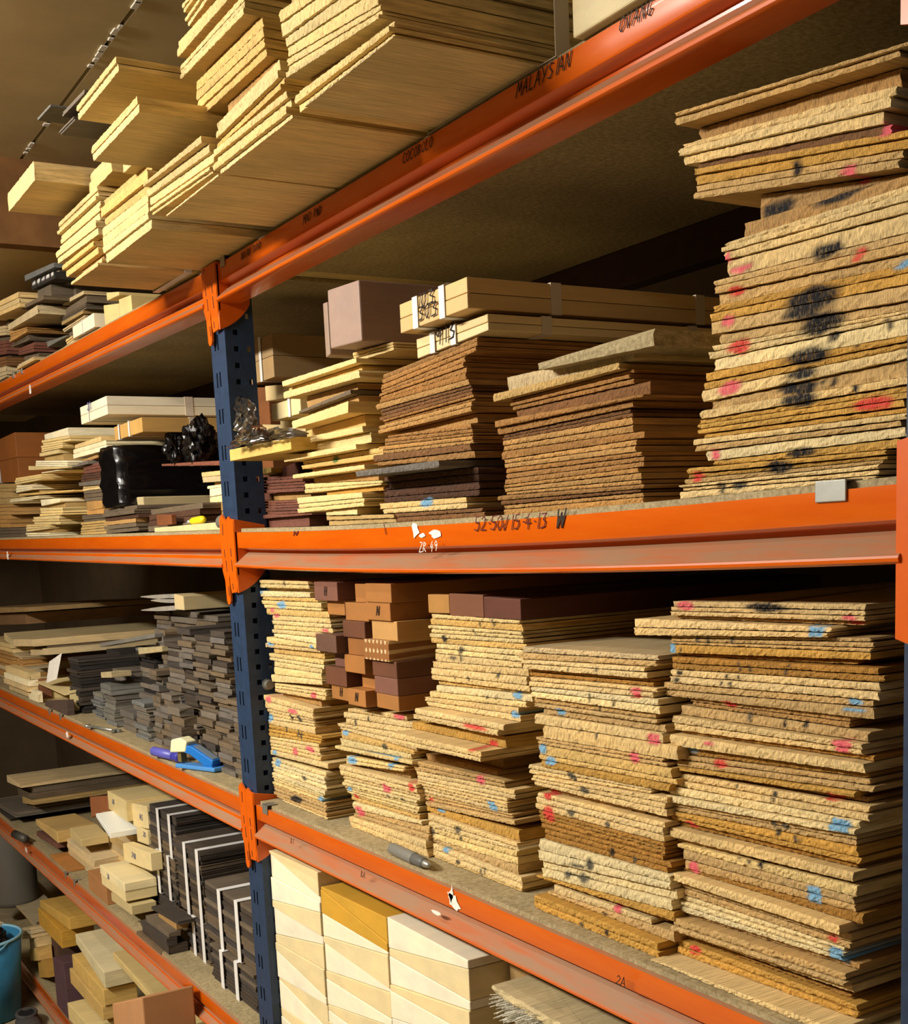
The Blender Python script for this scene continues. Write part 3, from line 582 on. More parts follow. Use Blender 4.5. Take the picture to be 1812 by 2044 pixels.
stack(500, 1140, 4.53, .034, .55, [
 (2, 10, 75, 146, 530, 90, 160, 'Y'), (1, 65, 147, 174, 575, 160, 190, 'y', .010), (1, 50, 175, 212, 545, 190, 236, 'p'), (1, 120, 230, 260, 610, 240, 282, 'y', .003), (1, 110, 262, 298, 640, 284, 332, 'Y'), (1, 130, 300, 332, 640, 334, 366, 'Y'), (1, 160, 335, 382, 715, 366, 425, 'y'),
 (3, 205, 396, 522, 730, 426, 556, 'P'), (1, 190, 524, 560, 650, 556, 600, 'Y'), (1, 220, 562, 590, 630, 602, 660, 'p'), (1, 150, 590, 642, 590, 662, 702, 'Y', -.004), (1, 150, 645, 682, 640, 702, 732, 'P'), (1, 220, 690, 722, 680, 735, 772, 'y', .006),
 (2, 180, 740, 802, 670, 802, 872, 'Y'), (2, 215, 810, 912, 640, 880, 962, 'Y'), (1, 203, 932, 1000, 655, 985, 1030, 'Y'), (3, 220, 1010, 1092, 680, 1070, 1172, 'P'), (2, 100, 1105, 1197, 575, 1240, 1322, 'P', -.004),
 (3, 95, 1216, 1328, 575, 1328, 1408, 'P'), (1, 110, 1328, 1368, 595, 1408, 1473, 'P'), (3, 120, 1370, 1478, 650, 1488, 1555, 'G'), (4, 110, 1480, 1570, 630, 1560, 1728, 'P'), (1, 150, 1602, 1648, 715, 1736, 1790, 'P'),
 (5, 145, 1668, 1818, 680, 1818, 2018, 'p'), (3, 160, 1828, 1918, 660, 2018, 2090, 'Y'), (3, 200, 1922, 2030, 680, 2092, 2180, 'T'), (1, 240, 2032, 2064, 690, 2182, 2230, 'T'), (1, 300, 2066, 2084, 705, 2232, 2250, 'P')],
 'rough_board', RB, 'tall pile beside the middle blue post', dC, xmin=.0565, marks=[
 (90, 190, 60, 36, 'b', .4), (285, 305, 80, 70, 'b', .5), (205, 352, 40, 40, 'r', .5), (240, 400, 50, 40, 'r', .5), (672, 537, 60, 40, 'r', .4), (600, 580, 50, 30, 'r', .4), (578, 683, 40, 36, 'b', .3), (185, 660, 60, 36, 'b', .4), (570, 1125, 50, 60, 'r', .5), (195, 1155, 50, 60, 'r', .5), (410, 1265, 80, 40, 'r', .6),
 (180, 1325, 50, 70, 'b', .5), (375, 1325, 24, 60, 'k', .4), (445, 1335, 40, 60, 'y', .4), (405, 1630, 50, 60, 'r', .5), (545, 1610, 80, 50, 'r', .5), (230, 1640, 40, 40, 'b', .4), (250, 1735, 50, 70, 'b', .4), (420, 2065, 100, 60, 'k', .5), (640, 2060, 40, 50, 'b', .5), (85, 110, 12, 60, 'y', .4), (310, 115, 12, 50, 'y', .4), (480, 1870, 40, 40, 'y', .4), (330, 1430, 14, 60, 'y', .4), (440, 1470, 14, 80, 'y', .4), (470, 1490, 14, 80, 'y', .4)])
# ---- brown bricks (long blocks, ends to the front) stacked three wide and seven high
bx = [(580, 100, 255, 790, 95, 255, 'r', -.010), (870, 120, 275, 1012, 120, 283, 'o', .004), (1018, 105, 265, 1255, 122, 290, 'o', -.006),
      (645, 270, 400, 802, 270, 405, 'o', .0), (806, 290, 425, 1014, 290, 440, 'o', .0), (1017, 278, 435, 1235, 294, 452, 'o', -.004),
      (735, 405, 540, 803, 405, 550, 'm', .012), (806, 455, 590, 1005, 455, 605, 'm', -.004), (1045, 448, 600, 1275, 458, 635, 'O', .0),
      (630, 572, 705, 815, 572, 720, 'd', -.016), (830, 602, 755, 1003, 612, 770, 'B', .0), (1006, 612, 780, 1235, 638, 812, 'B', -.006),
      (680, 722, 850, 818, 742, 865, 'r', .006), (821, 757, 890, 1005, 775, 930, 'o', -.004), (1050, 807, 930, 1270, 820, 968, 'm', .0),
      (650, 867, 1020, 840, 882, 1052, 'm', -.004), (890, 920, 1040, 1068, 950, 1080, 'o', .012), (1070, 952, 1105, 1280, 980, 1130, 'r', .0),
      (685, 1032, 1150, 860, 1055, 1190, 'o', .0), (864, 1062, 1200, 1025, 1082, 1240, 'o', -.006), (1090, 1110, 1235, 1290, 1136, 1275, 'o', .0)]
RW = ['top', 'second', 'third', 'fourth', 'fifth', 'sixth', 'bottom']; CN = ['left', 'middle', 'right']
BLK = {'r': 'dusky maroon', 'o': 'orange brown', 'm': 'dark maroon', 'O': 'light tan', 'd': 'dark streaked', 'B': 'reddish brown'}
top2 = [None, None, None]
bricks = [None]*21
for i in range(20, -1, -1):
    xl, t0, b0, xr, t1, b1, c, dy = bx[i]; cc = i % 3
    fx = lambda x: 500+x/4.53
    fy = lambda y: 1140+y/4.53
    A, Bq, C_, D = at(fx(xl), fy(t0), .02+dy*.0), at(fx(xl), fy(b0), .02), at(fx(xr), fy(t1), .02), at(fx(xr), fy(b1), .02)
    X0, X1 = A.x+.0006, C_.x-.0006
    zt = (A.z+C_.z)/2; zb = (Bq.z+D.z)/2
    if top2[cc] is not None: zb = top2[cc]+.0003
    zt = max(zt, zb+.018); top2[cc] = zt
    mk = [((X0+X1)/2, (zb+zt)/2, .5, .5, 'dots', .2)] if i == 11 else ()
    me, _ = board_mesh(X1-X0, .50, 0, zt-zb, 0, zt-zb, 0, mk, (X0+X1)/2, zb, .0015 if mk else .01)
    o = mobj('wood_block', me, M_PLANE, ((X0+X1)/2, .028+dy, zb), None, jit(lin({'r': '#775042', 'o': '#a06c38', 'm': '#66402c', 'O': '#ba8e54', 'd': '#66493a', 'B': '#8c5c30'}[c]), .04))
    if not mk: bevel(o, .001, 2)
    lb = 'polka-dotted brown' if mk else BLK[c]
    tag(o, '%s block, %s column, %s row of the brick-like stack' % (lb, CN[cc], RW[i//3]), 'block', 'brown blocks stacked like bricks'); bricks[i] = o
    if i in (0, 5, 18, 19): text('H' if i in (0, 18) else 'N', (o.location.x-.004, o.location.y-.0008, zb+(zt-zb)*.3), .017, M_INK, o, 'marked_letter', bold=.0004)
for x0, y0, b0, x1, y1, b1, c, lbl in ((420, 36, 246, 657, 40, 254, 'O', 'light brown block on the pile topped by three blocks, left one'), (661, 25, 278, 1044, 42, 298, 'r', 'waxy red brown block, middle of the three on a yellow pile'), (1050, 60, 300, 1465, 92, 328, 'm', 'dark waxy maroon block, right of the three on a yellow pile')):
    f = 5.6625; tz = lambda X: K3[-1].location.z + .0
    o = block('wood_block', 'block', lbl, (780+x0/f, 1180+y0/f, 1180+b0/f, 780+x1/f, 1180+y1/f, 1180+b1/f), .048, .50, {'O': '#b08246', 'r': '#7c5038', 'm': '#633a2c'}[c], group='three brown blocks on a yellow pile', marks=())
o = None
for x0, w_ in ((1.0, .0),): pass
# ---- pen on the deck
p0, p1 = onz(782, 1688, shC(.5)+.018), onz(858, 1726, shC(.5)+.016); p0.z = p1.z = shC(.5)+DK+.0085
e = empty('marker_pen', p0); tag(e, 'thick grey marker pen lying on the third shelf deck', 'pen'); d = (p1-p0)
child('pen_barrel', MB().tube([p0, p0+d*.02, p0+d*.60, p0+d*.62], [.0055, .008, .0085, .0080], 20), plain('grey_pen_plastic', lin('#77756c'), .5), e, True)
child('pen_grip', MB().tube([p0+d*.625, p0+d*.66, p0+d*.84, p0+d*.87], [.0072, .0078, .0072, .006], 20), plain('dark_pen_plastic', lin('#5b5a55'), .45), e, True)
child('pen_tip', MB().tube([p0+d*.87, p0+d*.9, p0+d*.96, p0+d*1.0], [.0056, .005, .0042, .0018], 16), M_CLIP, e, True)
# ================================================================== second shelf, right bay
stack(740, 520, 2.5886, .035, .52, [
 (1, 710, 600, 668, 1360, 452, 522, 'a', -.006), (1, 640, 688, 730, 1290, 524, 562, 'v', -.010), (3, 730, 720, 772, 1352, 560, 622, 'B'), (1, 765, 774, 800, 1450, 622, 680, 'b', .006),
 (1, 635, 828, 866, 1405, 690, 722, 'B', -.008), (1, 655, 868, 900, 1360, 722, 762, 'B'), (2, 690, 900, 928, 1350, 762, 802, 'b', .003), (2, 690, 930, 986, 1360, 806, 872, 'O'), (1, 680, 986, 1028, 1410, 880, 922, 'B'), (2, 690, 1028, 1072, 1380, 922, 982, 'O'),
 (3, 700, 1074, 1152, 1405, 985, 1062, 'B'), (3, 695, 1160, 1212, 1395, 1068, 1152, 'O'), (1, 660, 1214, 1240, 1405, 1154, 1180, 'B', -.003), (1, 680, 1240, 1262, 1405, 1180, 1196, 'b'), (2, 680, 1264, 1302, 1405, 1196, 1242, 'O')],
 'brown_board', RB, 'brown pile under the chipboard offcut', dB, rough=.0012, colj=.1, marks=[])
stack(740, 520, 2.5886, .035, .52, [
 (3, 60, 588, 668, 550, 392, 480, 'B'), (4, 55, 670, 742, 490, 492, 610, 'B'), (1, 30, 742, 768, 500, 612, 640, 'O', -.003), (3, 55, 770, 832, 525, 640, 692, 'b'), (2, 70, 832, 852, 535, 692, 724, 'B'), (2, 50, 852, 896, 520, 726, 782, 'O'),
 (1, 100, 904, 918, 525, 838, 866, 'B', .004), (2, 80, 918, 960, 525, 868, 902, 'B'), (2, 50, 960, 1002, 535, 904, 946, 'O'), (1, 20, 1004, 1036, 520, 946, 980, 'b', -.004), (1, 45, 1040, 1062, 545, 980, 1020, 'B'), (1, -75, 1088, 1116, 350, 1030, 1062, 'u', -.04),
 (4, 70, 1118, 1232, 560, 1064, 1212, 'd', .004), (1, 45, 1254, 1280, 500, 1220, 1246, 'P'), (1, 70, 1284, 1306, 500, 1250, 1276, 'P'), (2, 120, 1306, 1336, 580, 1276, 1312, 'b')],
 'brown_board', RB, 'brown pile under the numbered packs', dB, rough=.0012, colj=.1, marks=[(290, 1252, 60, 50, 'b', .5)])
top2s = LAST['top']
stack(420, 520, 3.124, .030, .52, [
 (3, 890, 572, 640, 1135, 505, 612, 'Y', .004), (1, 440, 752, 794, 905, 603, 640, 'Y', -.016), (1, 490, 795, 820, 940, 650, 680, 'y'), (1, 455, 820, 866, 930, 682, 732, 'Y', -.016), (1, 555, 938, 958, 885, 800, 832, 'n', -.006), (1, 510, 1000, 1046, 855, 875, 926, 'Y', -.020),
 (1, 600, 1060, 1100, 960, 960, 1020, 'y', .012), (1, 510, 1115, 1160, 945, 1030, 1076, 'Y', -.012), (1, 585, 1150, 1195, 1000, 1070, 1116, 'Y'), (1, 465, 1225, 1266, 920, 1140, 1186, 'Y', -.014), (2, 580, 1250, 1302, 1080, 1162, 1232, 'y', .004), (1, 510, 1334, 1362, 955, 1270, 1302, 'Y', -.012),
 (2, 590, 1390, 1437, 1075, 1370, 1402, 'Y'), (1, 725, 1440, 1462, 1075, 1402, 1440, 'G', .004), (3, 545, 1478, 1552, 955, 1442, 1540, 'Y', -.010), (1, 720, 1560, 1582, 910, 1540, 1562, 'p', -.003), (2, 735, 1590, 1642, 1150, 1580, 1622, 'v', .004)],
 'yellow_board', RB, 'yellow pile under the dusky square blocks', dB, mat=M_WOOD, rough=.0008, marks=[(770, 1240, 40, 40, 'g', .5)])
stack(420, 520, 3.124, .060, .5, [
 (5, 310, 1350, 1455, 585, 1330, 1440, 'r', .0), (3, 325, 1500, 1545, 615, 1490, 1530, 'r', .0), (2, 250, 1552, 1590, 600, 1535, 1570, 'r', -.004), (1, 190, 1590, 1612, 630, 1575, 1600, 'r', -.012), (1, 245, 1620, 1650, 615, 1590, 1622, 'r')],
 'maroon_board', RB, 'low maroon pile beside the middle post', dB, mat=M_DARK, rough=.0006)
# tall sprayed pile at the right
stack(1250, 500, 3.224, .020, .56, [
 (1, 326, -890, -855, 1825, -1342, -1296, 'T', -.012), (1, 312, -852, -800, 1765, -1294, -1250, 'T', -.010), (1, 375, -690, -655, 1725, -1065, -995, 'P'), (1, 340, -650, -608, 1700, -990, -930, 'P'), (1, 362, -604, -566, 1640, -900, -830, 'P'), (1, 450, -556, -530, 1715, -820, -780, 'b', .004), (2, 442, -526, -420, 1845, -780, -660, 'G'),
 (2, 442, -418, -325, 1770, -650, -530, 'T'), (1, 770, -180, -105, 1850, -500, -440, 't', .006), (2, 625, -50, 14, 1850, -436, -330, 'P'), (1, 636, 14, 65, 1850, -326, -250, 'P'), (1, 655, 65, 128, 1850, -248, -130, 'P', .002),
 (2, 570, 190, 275, 1850, -126, 10, 'T'), (1, 610, 280, 320, 1850, 14, 72, 'T', .003), (2, 565, 358, 446, 1850, 76, 210, 'G'), (1, 560, 460, 522, 1850, 214, 312, 'T'), (1, 590, 540, 602, 1850, 318, 372, 'T', .002), (2, 550, 612, 690, 1850, 374, 424, 'P'), (1, 575, 700, 766, 1850, 428, 530, 'p', .002),
 (2, 510, 788, 862, 1850, 536, 612, 'G'), (1, 495, 900, 965, 1850, 616, 692, 'P'), (1, 560, 972, 1012, 1850, 696, 792, 'T', .006), (1, 465, 1030, 1082, 1850, 798, 862, 'P', -.003), (4, 480, 1090, 1212, 1805, 866, 1040, 'G'), (1, 440, 1214, 1252, 1805, 1042, 1088, 'P', -.003), (1, 465, 1254, 1287, 1790, 1090, 1126, 'T'),
 (1, 505, 1290, 1352, 1790, 1130, 1202, 'p'), (1, 560, 1354, 1392, 1770, 1204, 1248, 'G'), (2, 400, 1400, 1470, 1680, 1280, 1352, 'G'), (1, 368, 1472, 1508, 1650, 1354, 1372, 'T'), (2, 355, 1510, 1548, 1620, 1374, 1446, 'P'), (1, 350, 1550, 1590, 1605, 1448, 1502, 'P')],
 'rough_board', RB, 'tall leaning pile with black spray', dB, cell=.005, marks=[
 (1220, 300, 340, 150, 'k', .55), (1250, 470, 280, 150, 'k', .6), (1150, 400, 260, 80, 'k', .6), (1170, 680, 290, 110, 'k', .55), (1130, 790, 200, 80, 'k', .5), (1080, 880, 260, 70, 'k', .35), (1120, 960, 250, 90, 'k', .45), (1120, 1300, 210, 60, 'k', .4), (990, 1390, 170, 90, 'k', .5),
 (880, -280, 210, 110, 'k', .4), (1330, -360, 320, 80, 'k', .45), (1280, 0, 220, 90, 'k', .4), (720, 120, 150, 60, 'r', .35), (655, 50, 40, 70, 'r', .4), (700, 260, 110, 60, 'R', .5), (660, 460, 70, 80, 'r', .5), (730, 620, 150, 90, 'R', .6), (670, 885, 130, 90, 'r', .5), (1600, 990, 260, 90, 'R', .5),
 (570, 1312, 60, 80, 'r', .4), (455, 1455, 70, 70, 'R', .5), (1690, -790, 130, 110, 'r', .5), (1440, -500, 90, 110, 'r', .3), (1500, 30, 80, 90, 'R', .3), (1790, 85, 100, 70, 'b', .5), (1690, 480, 20, 90, 'k', .3), (1310, 560, 16, 90, 'k', .3), (1350, 560, 16, 80, 'k', .3), (1500, 600, 40, 40, 'k', .5), (1240, 860, 20, 80, 'k', .3), (1310, 840, 24, 60, 'k', .3), (1480, 890, 30, 60, 'k', .4), (1100, -530, 50, 120, 'k', .6), (620, 1530, 40, 70, 'y', .5), (730, 1510, 90, 50, 'y', .5), (400, -520, 10, 10, 'k', .3)])
# ================================================================== top shelf: packs of boards hanging out over the front beam
def strap_y(parent, x0, x1, z0, z1, y, w_, mat, name='strap'):     # band around the section of a pack, at depth y
    t = .0009; mb = MB()
    mb.box((x0-t, y, z0-t), (x1+t, y+w_, z0)).box((x0-t, y, z1), (x1+t, y+w_, z1+t)).box((x0-t, y, z0), (x0, y+w_, z1)).box((x1, y, z0), (x1+t, y+w_, z1))
    return child(name, mb, mat, parent)
def strap_x(parent, x, w_, y0, y1, z0, z1, mat, name='strap'):     # band running over the front, top, back and bottom
    t = .0009; mb = MB()
    mb.box((x, y0-t, z0-t), (x+w_, y0, z1+t)).box((x, y1, z0-t), (x+w_, y1+t, z1+t)).box((x, y0, z0-t), (x+w_, y1, z0)).box((x, y0, z1), (x+w_, y1, z1+t))
    return child(name, mb, mat, parent)
YT = -.155
e = empty('board_pack', at(607, 240, YT)); tag(e, 'strapped pack of splayed cream boards overhanging the top shelf, nearest the camera', 'board pack', 'packs overhanging the top shelf')
T1 = stack(550, 0, 2.788, YT, .60, [
 (4, 60, -260, -120, 520, -700, -480, 'Y'), (4, 90, -110, 55, 545, -470, -300, 'P'), (2, 40, 60, 205, 560, -290, -160, 'Y', -.006), (2, 80, 210, 312, 578, -150, 5, 'Y'), (3, 70, 320, 442, 588, 18, 108, 'Y', -.002), (3, 120, 500, 606, 640, 112, 192, 'Y', .002), (1, 160, 624, 672, 646, 196, 236, 'p', -.003)],
 'board', '', '', dA, mat=M_ROUGH, rough=.0012, root=e, xj=.0012, dyj=.004)
bx0 = T1[0].location.x + e.location.x
strap_y(e, 0.705, .945, shA(.8)+DK+.0008, shA(.8)+.34, .005, .017, M_STRAPT)
def tpack(label, rows, ox=0, oy=0, s=2.9226, Y=YT, L=.6, zf=dA, name='board_pack', mat=None, **k):
    p = at(ox+rows[-1][1]/s, oy+rows[-1][3]/s, Y)
    e = empty(name, p); tag(e, label, 'board pack', 'packs overhanging the top shelf')
    out = stack(ox, oy, s, Y, L, rows, 'board', '', '', zf, mat=mat or M_ROUGH, rough=.0011, root=e, xj=.0012, dyj=.004, **k)
    return e, out
e2, o2 = tpack('tall uneven pack of cream boards, second from the right on the top shelf', [
 (5, 1085, 20, 165, 1330, -330, -190, 'Y'), (2, 1045, 240, 345, 1395, -150, -60, 'P', -.006), (3, 1060, 380, 470, 1430, -40, 88, 'Y', -.004), (4, 1160, 470, 692, 1545, 92, 335, 'y', .002), (2, 1265, 712, 812, 1625, 340, 440, 'Y', .002), (2, 1270, 815, 868, 1645, 445, 520, 'y', .003), (3, 1255, 872, 976, 1680, 525, 655, 'Y', -.002), (1, 1272, 985, 1036, 1688, 660, 716, 'p', -.003)])
e3, o3 = tpack('low stepped pack of cream boards, third from the right on the top shelf', [
 (1, 850, 1072, 1106, 1192, 790, 840, 'P', -.012), (2, 870, 1108, 1190, 1236, 836, 950, 'Y', -.004), (3, 890, 1194, 1256, 1238, 954, 1012, 'Y', -.002), (1, 958, 1262, 1312, 1264, 1036, 1068, 'p', -.003)])
e4, o4 = tpack('pack of yellowish boards over the post, with long loose boards lying on it', [
 (3, 600, 1150, 1300, 875, 935, 1135, 'y', .004), (4, 606, 1310, 1500, 872, 1140, 1292, 'Y', .0)], flat=.6)
top4 = LAST['top']
e5, o5 = tpack('pack of yellowish boards at the left end of the top row', [
 (5, 345, 1290, 1420, 572, 1080, 1240, 'Y', .0), (3, 340, 1422, 1520, 576, 1245, 1400, 'Y', .0), (2, 375, 1540, 1612, 560, 1410, 1490, 'y', .0), (2, 428, 1622, 1682, 584, 1502, 1562, 'P', -.002)], flat=.6)
top5 = LAST['top']
def loose(phrase, rows, Y, deck, L=.6): return stack(0, 0, 2.9226, Y, L, rows, 'long_board', 'board', phrase, deck, 'loose boards overhanging the top row', mat=M_ROUGH, rough=.0011, flat=1., fill=False)
loose('sticking out left over the top row', [(1, 45, 1128, 1252, 196, 922, 1040, 'P')], -.235, None)
loose('stub above the leftmost top pack', [(2, 525, 1000, 1130, 655, 885, 1010, 'Y')], -.150, lambda x: max(top5(-.1), top5(.0))+.0006)
loose('pair jutting out in the middle of the top row', [(2, 545, 865, 965, 812, 540, 640, 'Y')], -.238, None)
zE = LAST['top'](0)+.0006
loose('heap set back on the jutting pair', [(2, 760, 600, 650, 880, 490, 530, 'Y'), (2, 700, 655, 710, 835, 535, 580, 'Y')], -.165, lambda x: zE)
zF = LAST['top'](0)+.0006
loose('highest pair jutting out at the upper left', [(2, 450, 600, 700, 680, 345, 425, 'Y')], -.235, None)
for rws in ([(1, 222, 672, 692, 300, 620, 640, 'e')], [(2, 365, 628, 665, 495, 535, 572, 'u')], [(2, 345, 750, 778, 430, 690, 715, 'u')]):
    stack(0, 0, 2.9226, -.20, .4, rws, 'grey_batten', 'board', 'grey battens %s far upper left' % {222: 'leftmost,', 365: 'upper,', 345: 'lower,'}[rws[0][1]], None, mat=M_DARK, rough=.0005, flat=.6, fill=False)
strap_y(e5, o5[0].location.x+e5.location.x-.0845, o5[0].location.x+e5.location.x+.0845, shA(-.1)+DK+.0004, shA(-.1)+.022, -.018, .012, M_WHITE)
# cream box standing on the top beam, at the upper edge of the picture
p = at(1143, 82, -.004)
o = mobj('wood_block', board_mesh(.17, .45, 0, .13, 0, .13, 0, (), 0, 0, .02)[0], M_PLANE, (p.x+.085, -.004, dA(1)), None, lin('#cfbf94')); bevel(o, .002, 2)
tag(o, 'whitish block standing on the top shelf beam at the upper edge', 'block'); text('SA', (.005, -.001, .032), .045, M_INKB, None).parent = o
# ================================================================== second shelf: bundles lying on the piles
def bundle(name, label, px, Y, L, col, nblk, straps, sides, marks=(), rowsplit='z', dn=None, group=None, cat='bundle', ink=M_INK, tilt=0.):
    """strapped bundle of squared blocks; px = front face corners (xl, yt, yb, xr, yt, yb)"""
    xl, ytl, ybl, xr, ytr, ybr = px
    A, B_, C_, D = at(xl, ytl, Y), at(xl, ybl, Y), at(xr, ytr, Y), at(xr, ybr, Y)
    X0, X1 = (A.x+B_.x)/2, (C_.x+D.x)/2; zm, zn = (B_.z+D.z)/2, (A.z+C_.z)/2
    b0, b1, t0, t1 = zm+(B_.z-zm)*tilt, zm+(D.z-zm)*tilt, zn+(A.z-zn)*tilt, zn+(C_.z-zn)*tilt
    if dn is not None: b0, b1 = dn(X0), dn(X1)
    zl = lambda x: b0+(b1-b0)*(x-X0)/(X1-X0)
    zh = lambda x: t0+(t1-t0)*(x-X0)/(X1-X0)
    e = empty(name, (X0, Y, b0)); tag(e, label, cat, group)
    for k in range(nblk):
        if rowsplit == 'z': xa, xb, u0, u1 = X0, X1, k/nblk, (k+1)/nblk
        else: xa, xb, u0, u1 = X0+(X1-X0)*k/nblk+.0003, X0+(X1-X0)*(k+1)/nblk-.0003, 0, 1
        L0, H0, L1, H1 = (zl(x)+(zh(x)-zl(x))*u for x in (xa, xb) for u in (u0, u1))
        me, _ = board_mesh(xb-xa, L, L0-b0+.0003, H0-b0-.0003, L1-b0+.0003, H1-b0-.0003, 0, (), 0, 0, .02)
        o = mobj('block', me, M_PLANE, ((xa+xb)/2-X0, random.uniform(0, .001), 0), e, jit(lin(col), .05)); bevel(o, .001, 2)
    for u, w_ in straps:
        x = X0+(X1-X0)*u; strap_x(e, x, w_, Y-.0006, Y+L+.001, min(zl(x), zl(x+w_)), max(zh(x), zh(x+w_)), M_WHITE)
    for y, w_ in sides:
        t = .0009; mb = MB(); yy = Y+y
        mb.prism([(X0-t, yy, b0-t), (X1+t, yy, b1-t), (X1+t, yy, b1), (X0-t, yy, b0)], (0, w_, 0)).prism([(X0-t, yy, t0), (X1+t, yy, t1), (X1+t, yy, t1+t), (X0-t, yy, t0+t)], (0, w_, 0))
        mb.box((X0-t, yy, b0), (X0, yy+w_, t0)).box((X1, yy, b1), (X1+t, yy+w_, t1)); child('strap', mb, M_STRAPT, e)
    for body, u, t, sz in marks:
        x = X0+(X1-X0)*u; text(body, (x, Y-.0019, zl(x)+(zh(x)-zl(x))*t), sz, ink, e, 'handwriting', (math.pi/2, -math.atan2(b1-b0, X1-X0), 0), .1, .0003, 1.2)
    LAST['line'] = zh; return e, (X0, X1, min(b0, b1), max(t0, t1))
f = 2.5886
def q(v): return tuple((740+a/f) if i % 3 == 0 else (520+a/f) for i, a in enumerate(v))
b913, d913 = bundle('strapped_bundle', 'cream bundle marked 913 lying on the brown pile', q((235, 405, 500, 602, 272, 388)), .033, .55, '#dcc593', 2, ((.22, .011), (.52, .011)), ((.075, .014), (.30, .014)), (('913', .30, .25, .026),), dn=lambda x: top2s(x)+.0012, tilt=1.)
l913 = LAST['line']
b103, d103 = bundle('strapped_bundle', 'cream bundle marked 103 and 303 lying askew on another bundle', q((150, 225, 396, 497, 80, 266)), .012, .60, '#d2b27a', 2, ((.22, .012), (.62, .012)), ((.115, .015), (.34, .015)), (('103', .30, .58, .022), ('303', .30, .16, .022)), tilt=1., dn=lambda x: l913(x)+.0055)
f3 = 3.124
def q3(v): return tuple((420+a/f3) if i % 3 == 0 else (520+a/f3) for i, a in enumerate(v))
o = block('square_block', 'block', 'big dusky purple brown block, front one of two on the yellow pile', q3((738, 180, 555, 932, 115, 505)), -.002, .40, '#9c8478', M_PLANE, 'two dusky square blocks', bev=.002)
x0, x1, z0, z1 = DIM[o.name]; o2b = o
o = block('square_block', 'block', 'dusky purple brown block, mostly hidden behind its twin on the yellow pile', q3((708, 262, 612, 736, 252, 590)), .006, .38, '#97806f', M_PLANE, 'two dusky square blocks', bev=.002)
o = block('chipboard_offcut', 'chipboard', 'thick chipboard offcut on top of the brown pile', q((868, 530, 566, 1466, 350, 442)), .012, .34, '#c9ab72', M_CHIP, rough=.0012)
# things between the post and the yellow pile
o, _ = bundle('strapped_bundle', 'brown banded bundle standing behind the middle post on the second shelf', q3((245, 480, 770, 388, 480, 740)), .16, .30, '#a98c62', 2, ((.45, .010),), ((.14, .014),))
hz = o.location.z
o = block('brown_block', 'block', 'dark brown block under the banded bundle behind the post', q3((262, 745, 1500, 380, 745, 1500)), .165, .28, '#7a4a26', M_DARK, dn=lambda x: dB(x))
o.scale.z = (hz-.0012-o.location.z)/max(.01, DIM[o.name][3]-o.location.z)
o = block('wood_block', 'block', 'short cream block beside the post, upper of the loose ones', q3((342, 782, 878, 458, 772, 862)), .11, .30, '#d9c08a', group='loose cream blocks by the post')
o, _ = bundle('strapped_bundle', 'small cream banded block beside the middle post, below a loose block', q3((378, 872, 985, 560, 872, 975)), .09, .30, '#dccb9c', 1, ((.62, .008),), ())
o = block('wood_block', 'block', 'beige block behind the clear plastic bag', q3((275, 1020, 1110, 440, 1025, 1105)), .13, .28, '#b8a274', group='loose cream blocks by the post')
o = block('wood_block', 'block', 'pale block at the foot of the loose cream ones, half hidden', q3((436, 990, 1090, 590, 995, 1080)), .12, .28, '#d5c08c', group='loose cream blocks by the post')
o = block('wide_board', 'board', 'thick yellow board sticking out past the middle post under clear plastic', q3((120, 1180, 1252, 500, 1100, 1180)), -.012, .40, '#d9b866', M_WOOD, bev=.001)
o = block('wide_board', 'board', 'short yellow board end left of the maroon pile', q3((296, 1300, 1340, 378, 1290, 1322)), .08, .30, '#d2b468', M_WOOD)
o = block('maroon_block', 'block', 'dark maroon boards block behind the maroon pile', q3((300, 1345, 1500, 560, 1250, 1480)), .10, .35, '#5a3325', M_DARK)
# clear plastic bag
def crumple(name, label, c, r, mat, amp=.35, seed=1, sub=4, flat=None, group=None, fr=2.2):
    bm = bmesh.new(); bmesh.ops.create_icosphere(bm, subdivisions=sub, radius=1)
    for v in bm.verts:
        p = v.co.copy(); n1 = noise.noise(p*fr+Vector((seed*7.1, 0, 0))); n2 = abs(noise.noise(p*fr*2.3+Vector((0, seed*3.3, 0))))
        n3 = abs(noise.noise(p*fr*5+Vector((0, 0, seed*3.3))))
        v.co = p*(1+amp*n1-amp*.9*n2-amp*.35*n3)
        v.co = Vector((v.co.x*r[0], v.co.y*r[1], v.co.z*r[2]))
        if flat is not None and v.co.z < flat: v.co.z = flat
    me = bpy.data.meshes.new('mesh'); bm.to_mesh(me); bm.free()
    o = mobj(name, me, mat, c); tag(o, label, 'bag', group); return o
def film(name, col, tr):
    m, nt, b = nmat(name); out = nt.nodes['Material Output']; nt.nodes.remove(b)
    t = N(nt, 'ShaderNodeBsdfTransparent'); t.inputs[0].default_value = (*col, 1)
    g = N(nt, 'ShaderNodeBsdfGlossy'); g.inputs['Roughness'].default_value = .12; g.inputs['Color'].default_value = (1, 1, 1, 1)
    fr = N(nt, 'ShaderNodeFresnel'); fr.inputs[0].default_value = 1.45
    mx = N(nt, 'ShaderNodeMixShader'); ad = math_n(nt, 'ADD', math_n(nt, 'MULTIPLY', fr.outputs[0], .9), tr)
    nt.links.new(ad, mx.inputs[0]); nt.links.new(t.outputs[0], mx.inputs[1]); nt.links.new(g.outputs[0], mx.inputs[2]); nt.links.new(mx.outputs[0], out.inputs[0]); return m
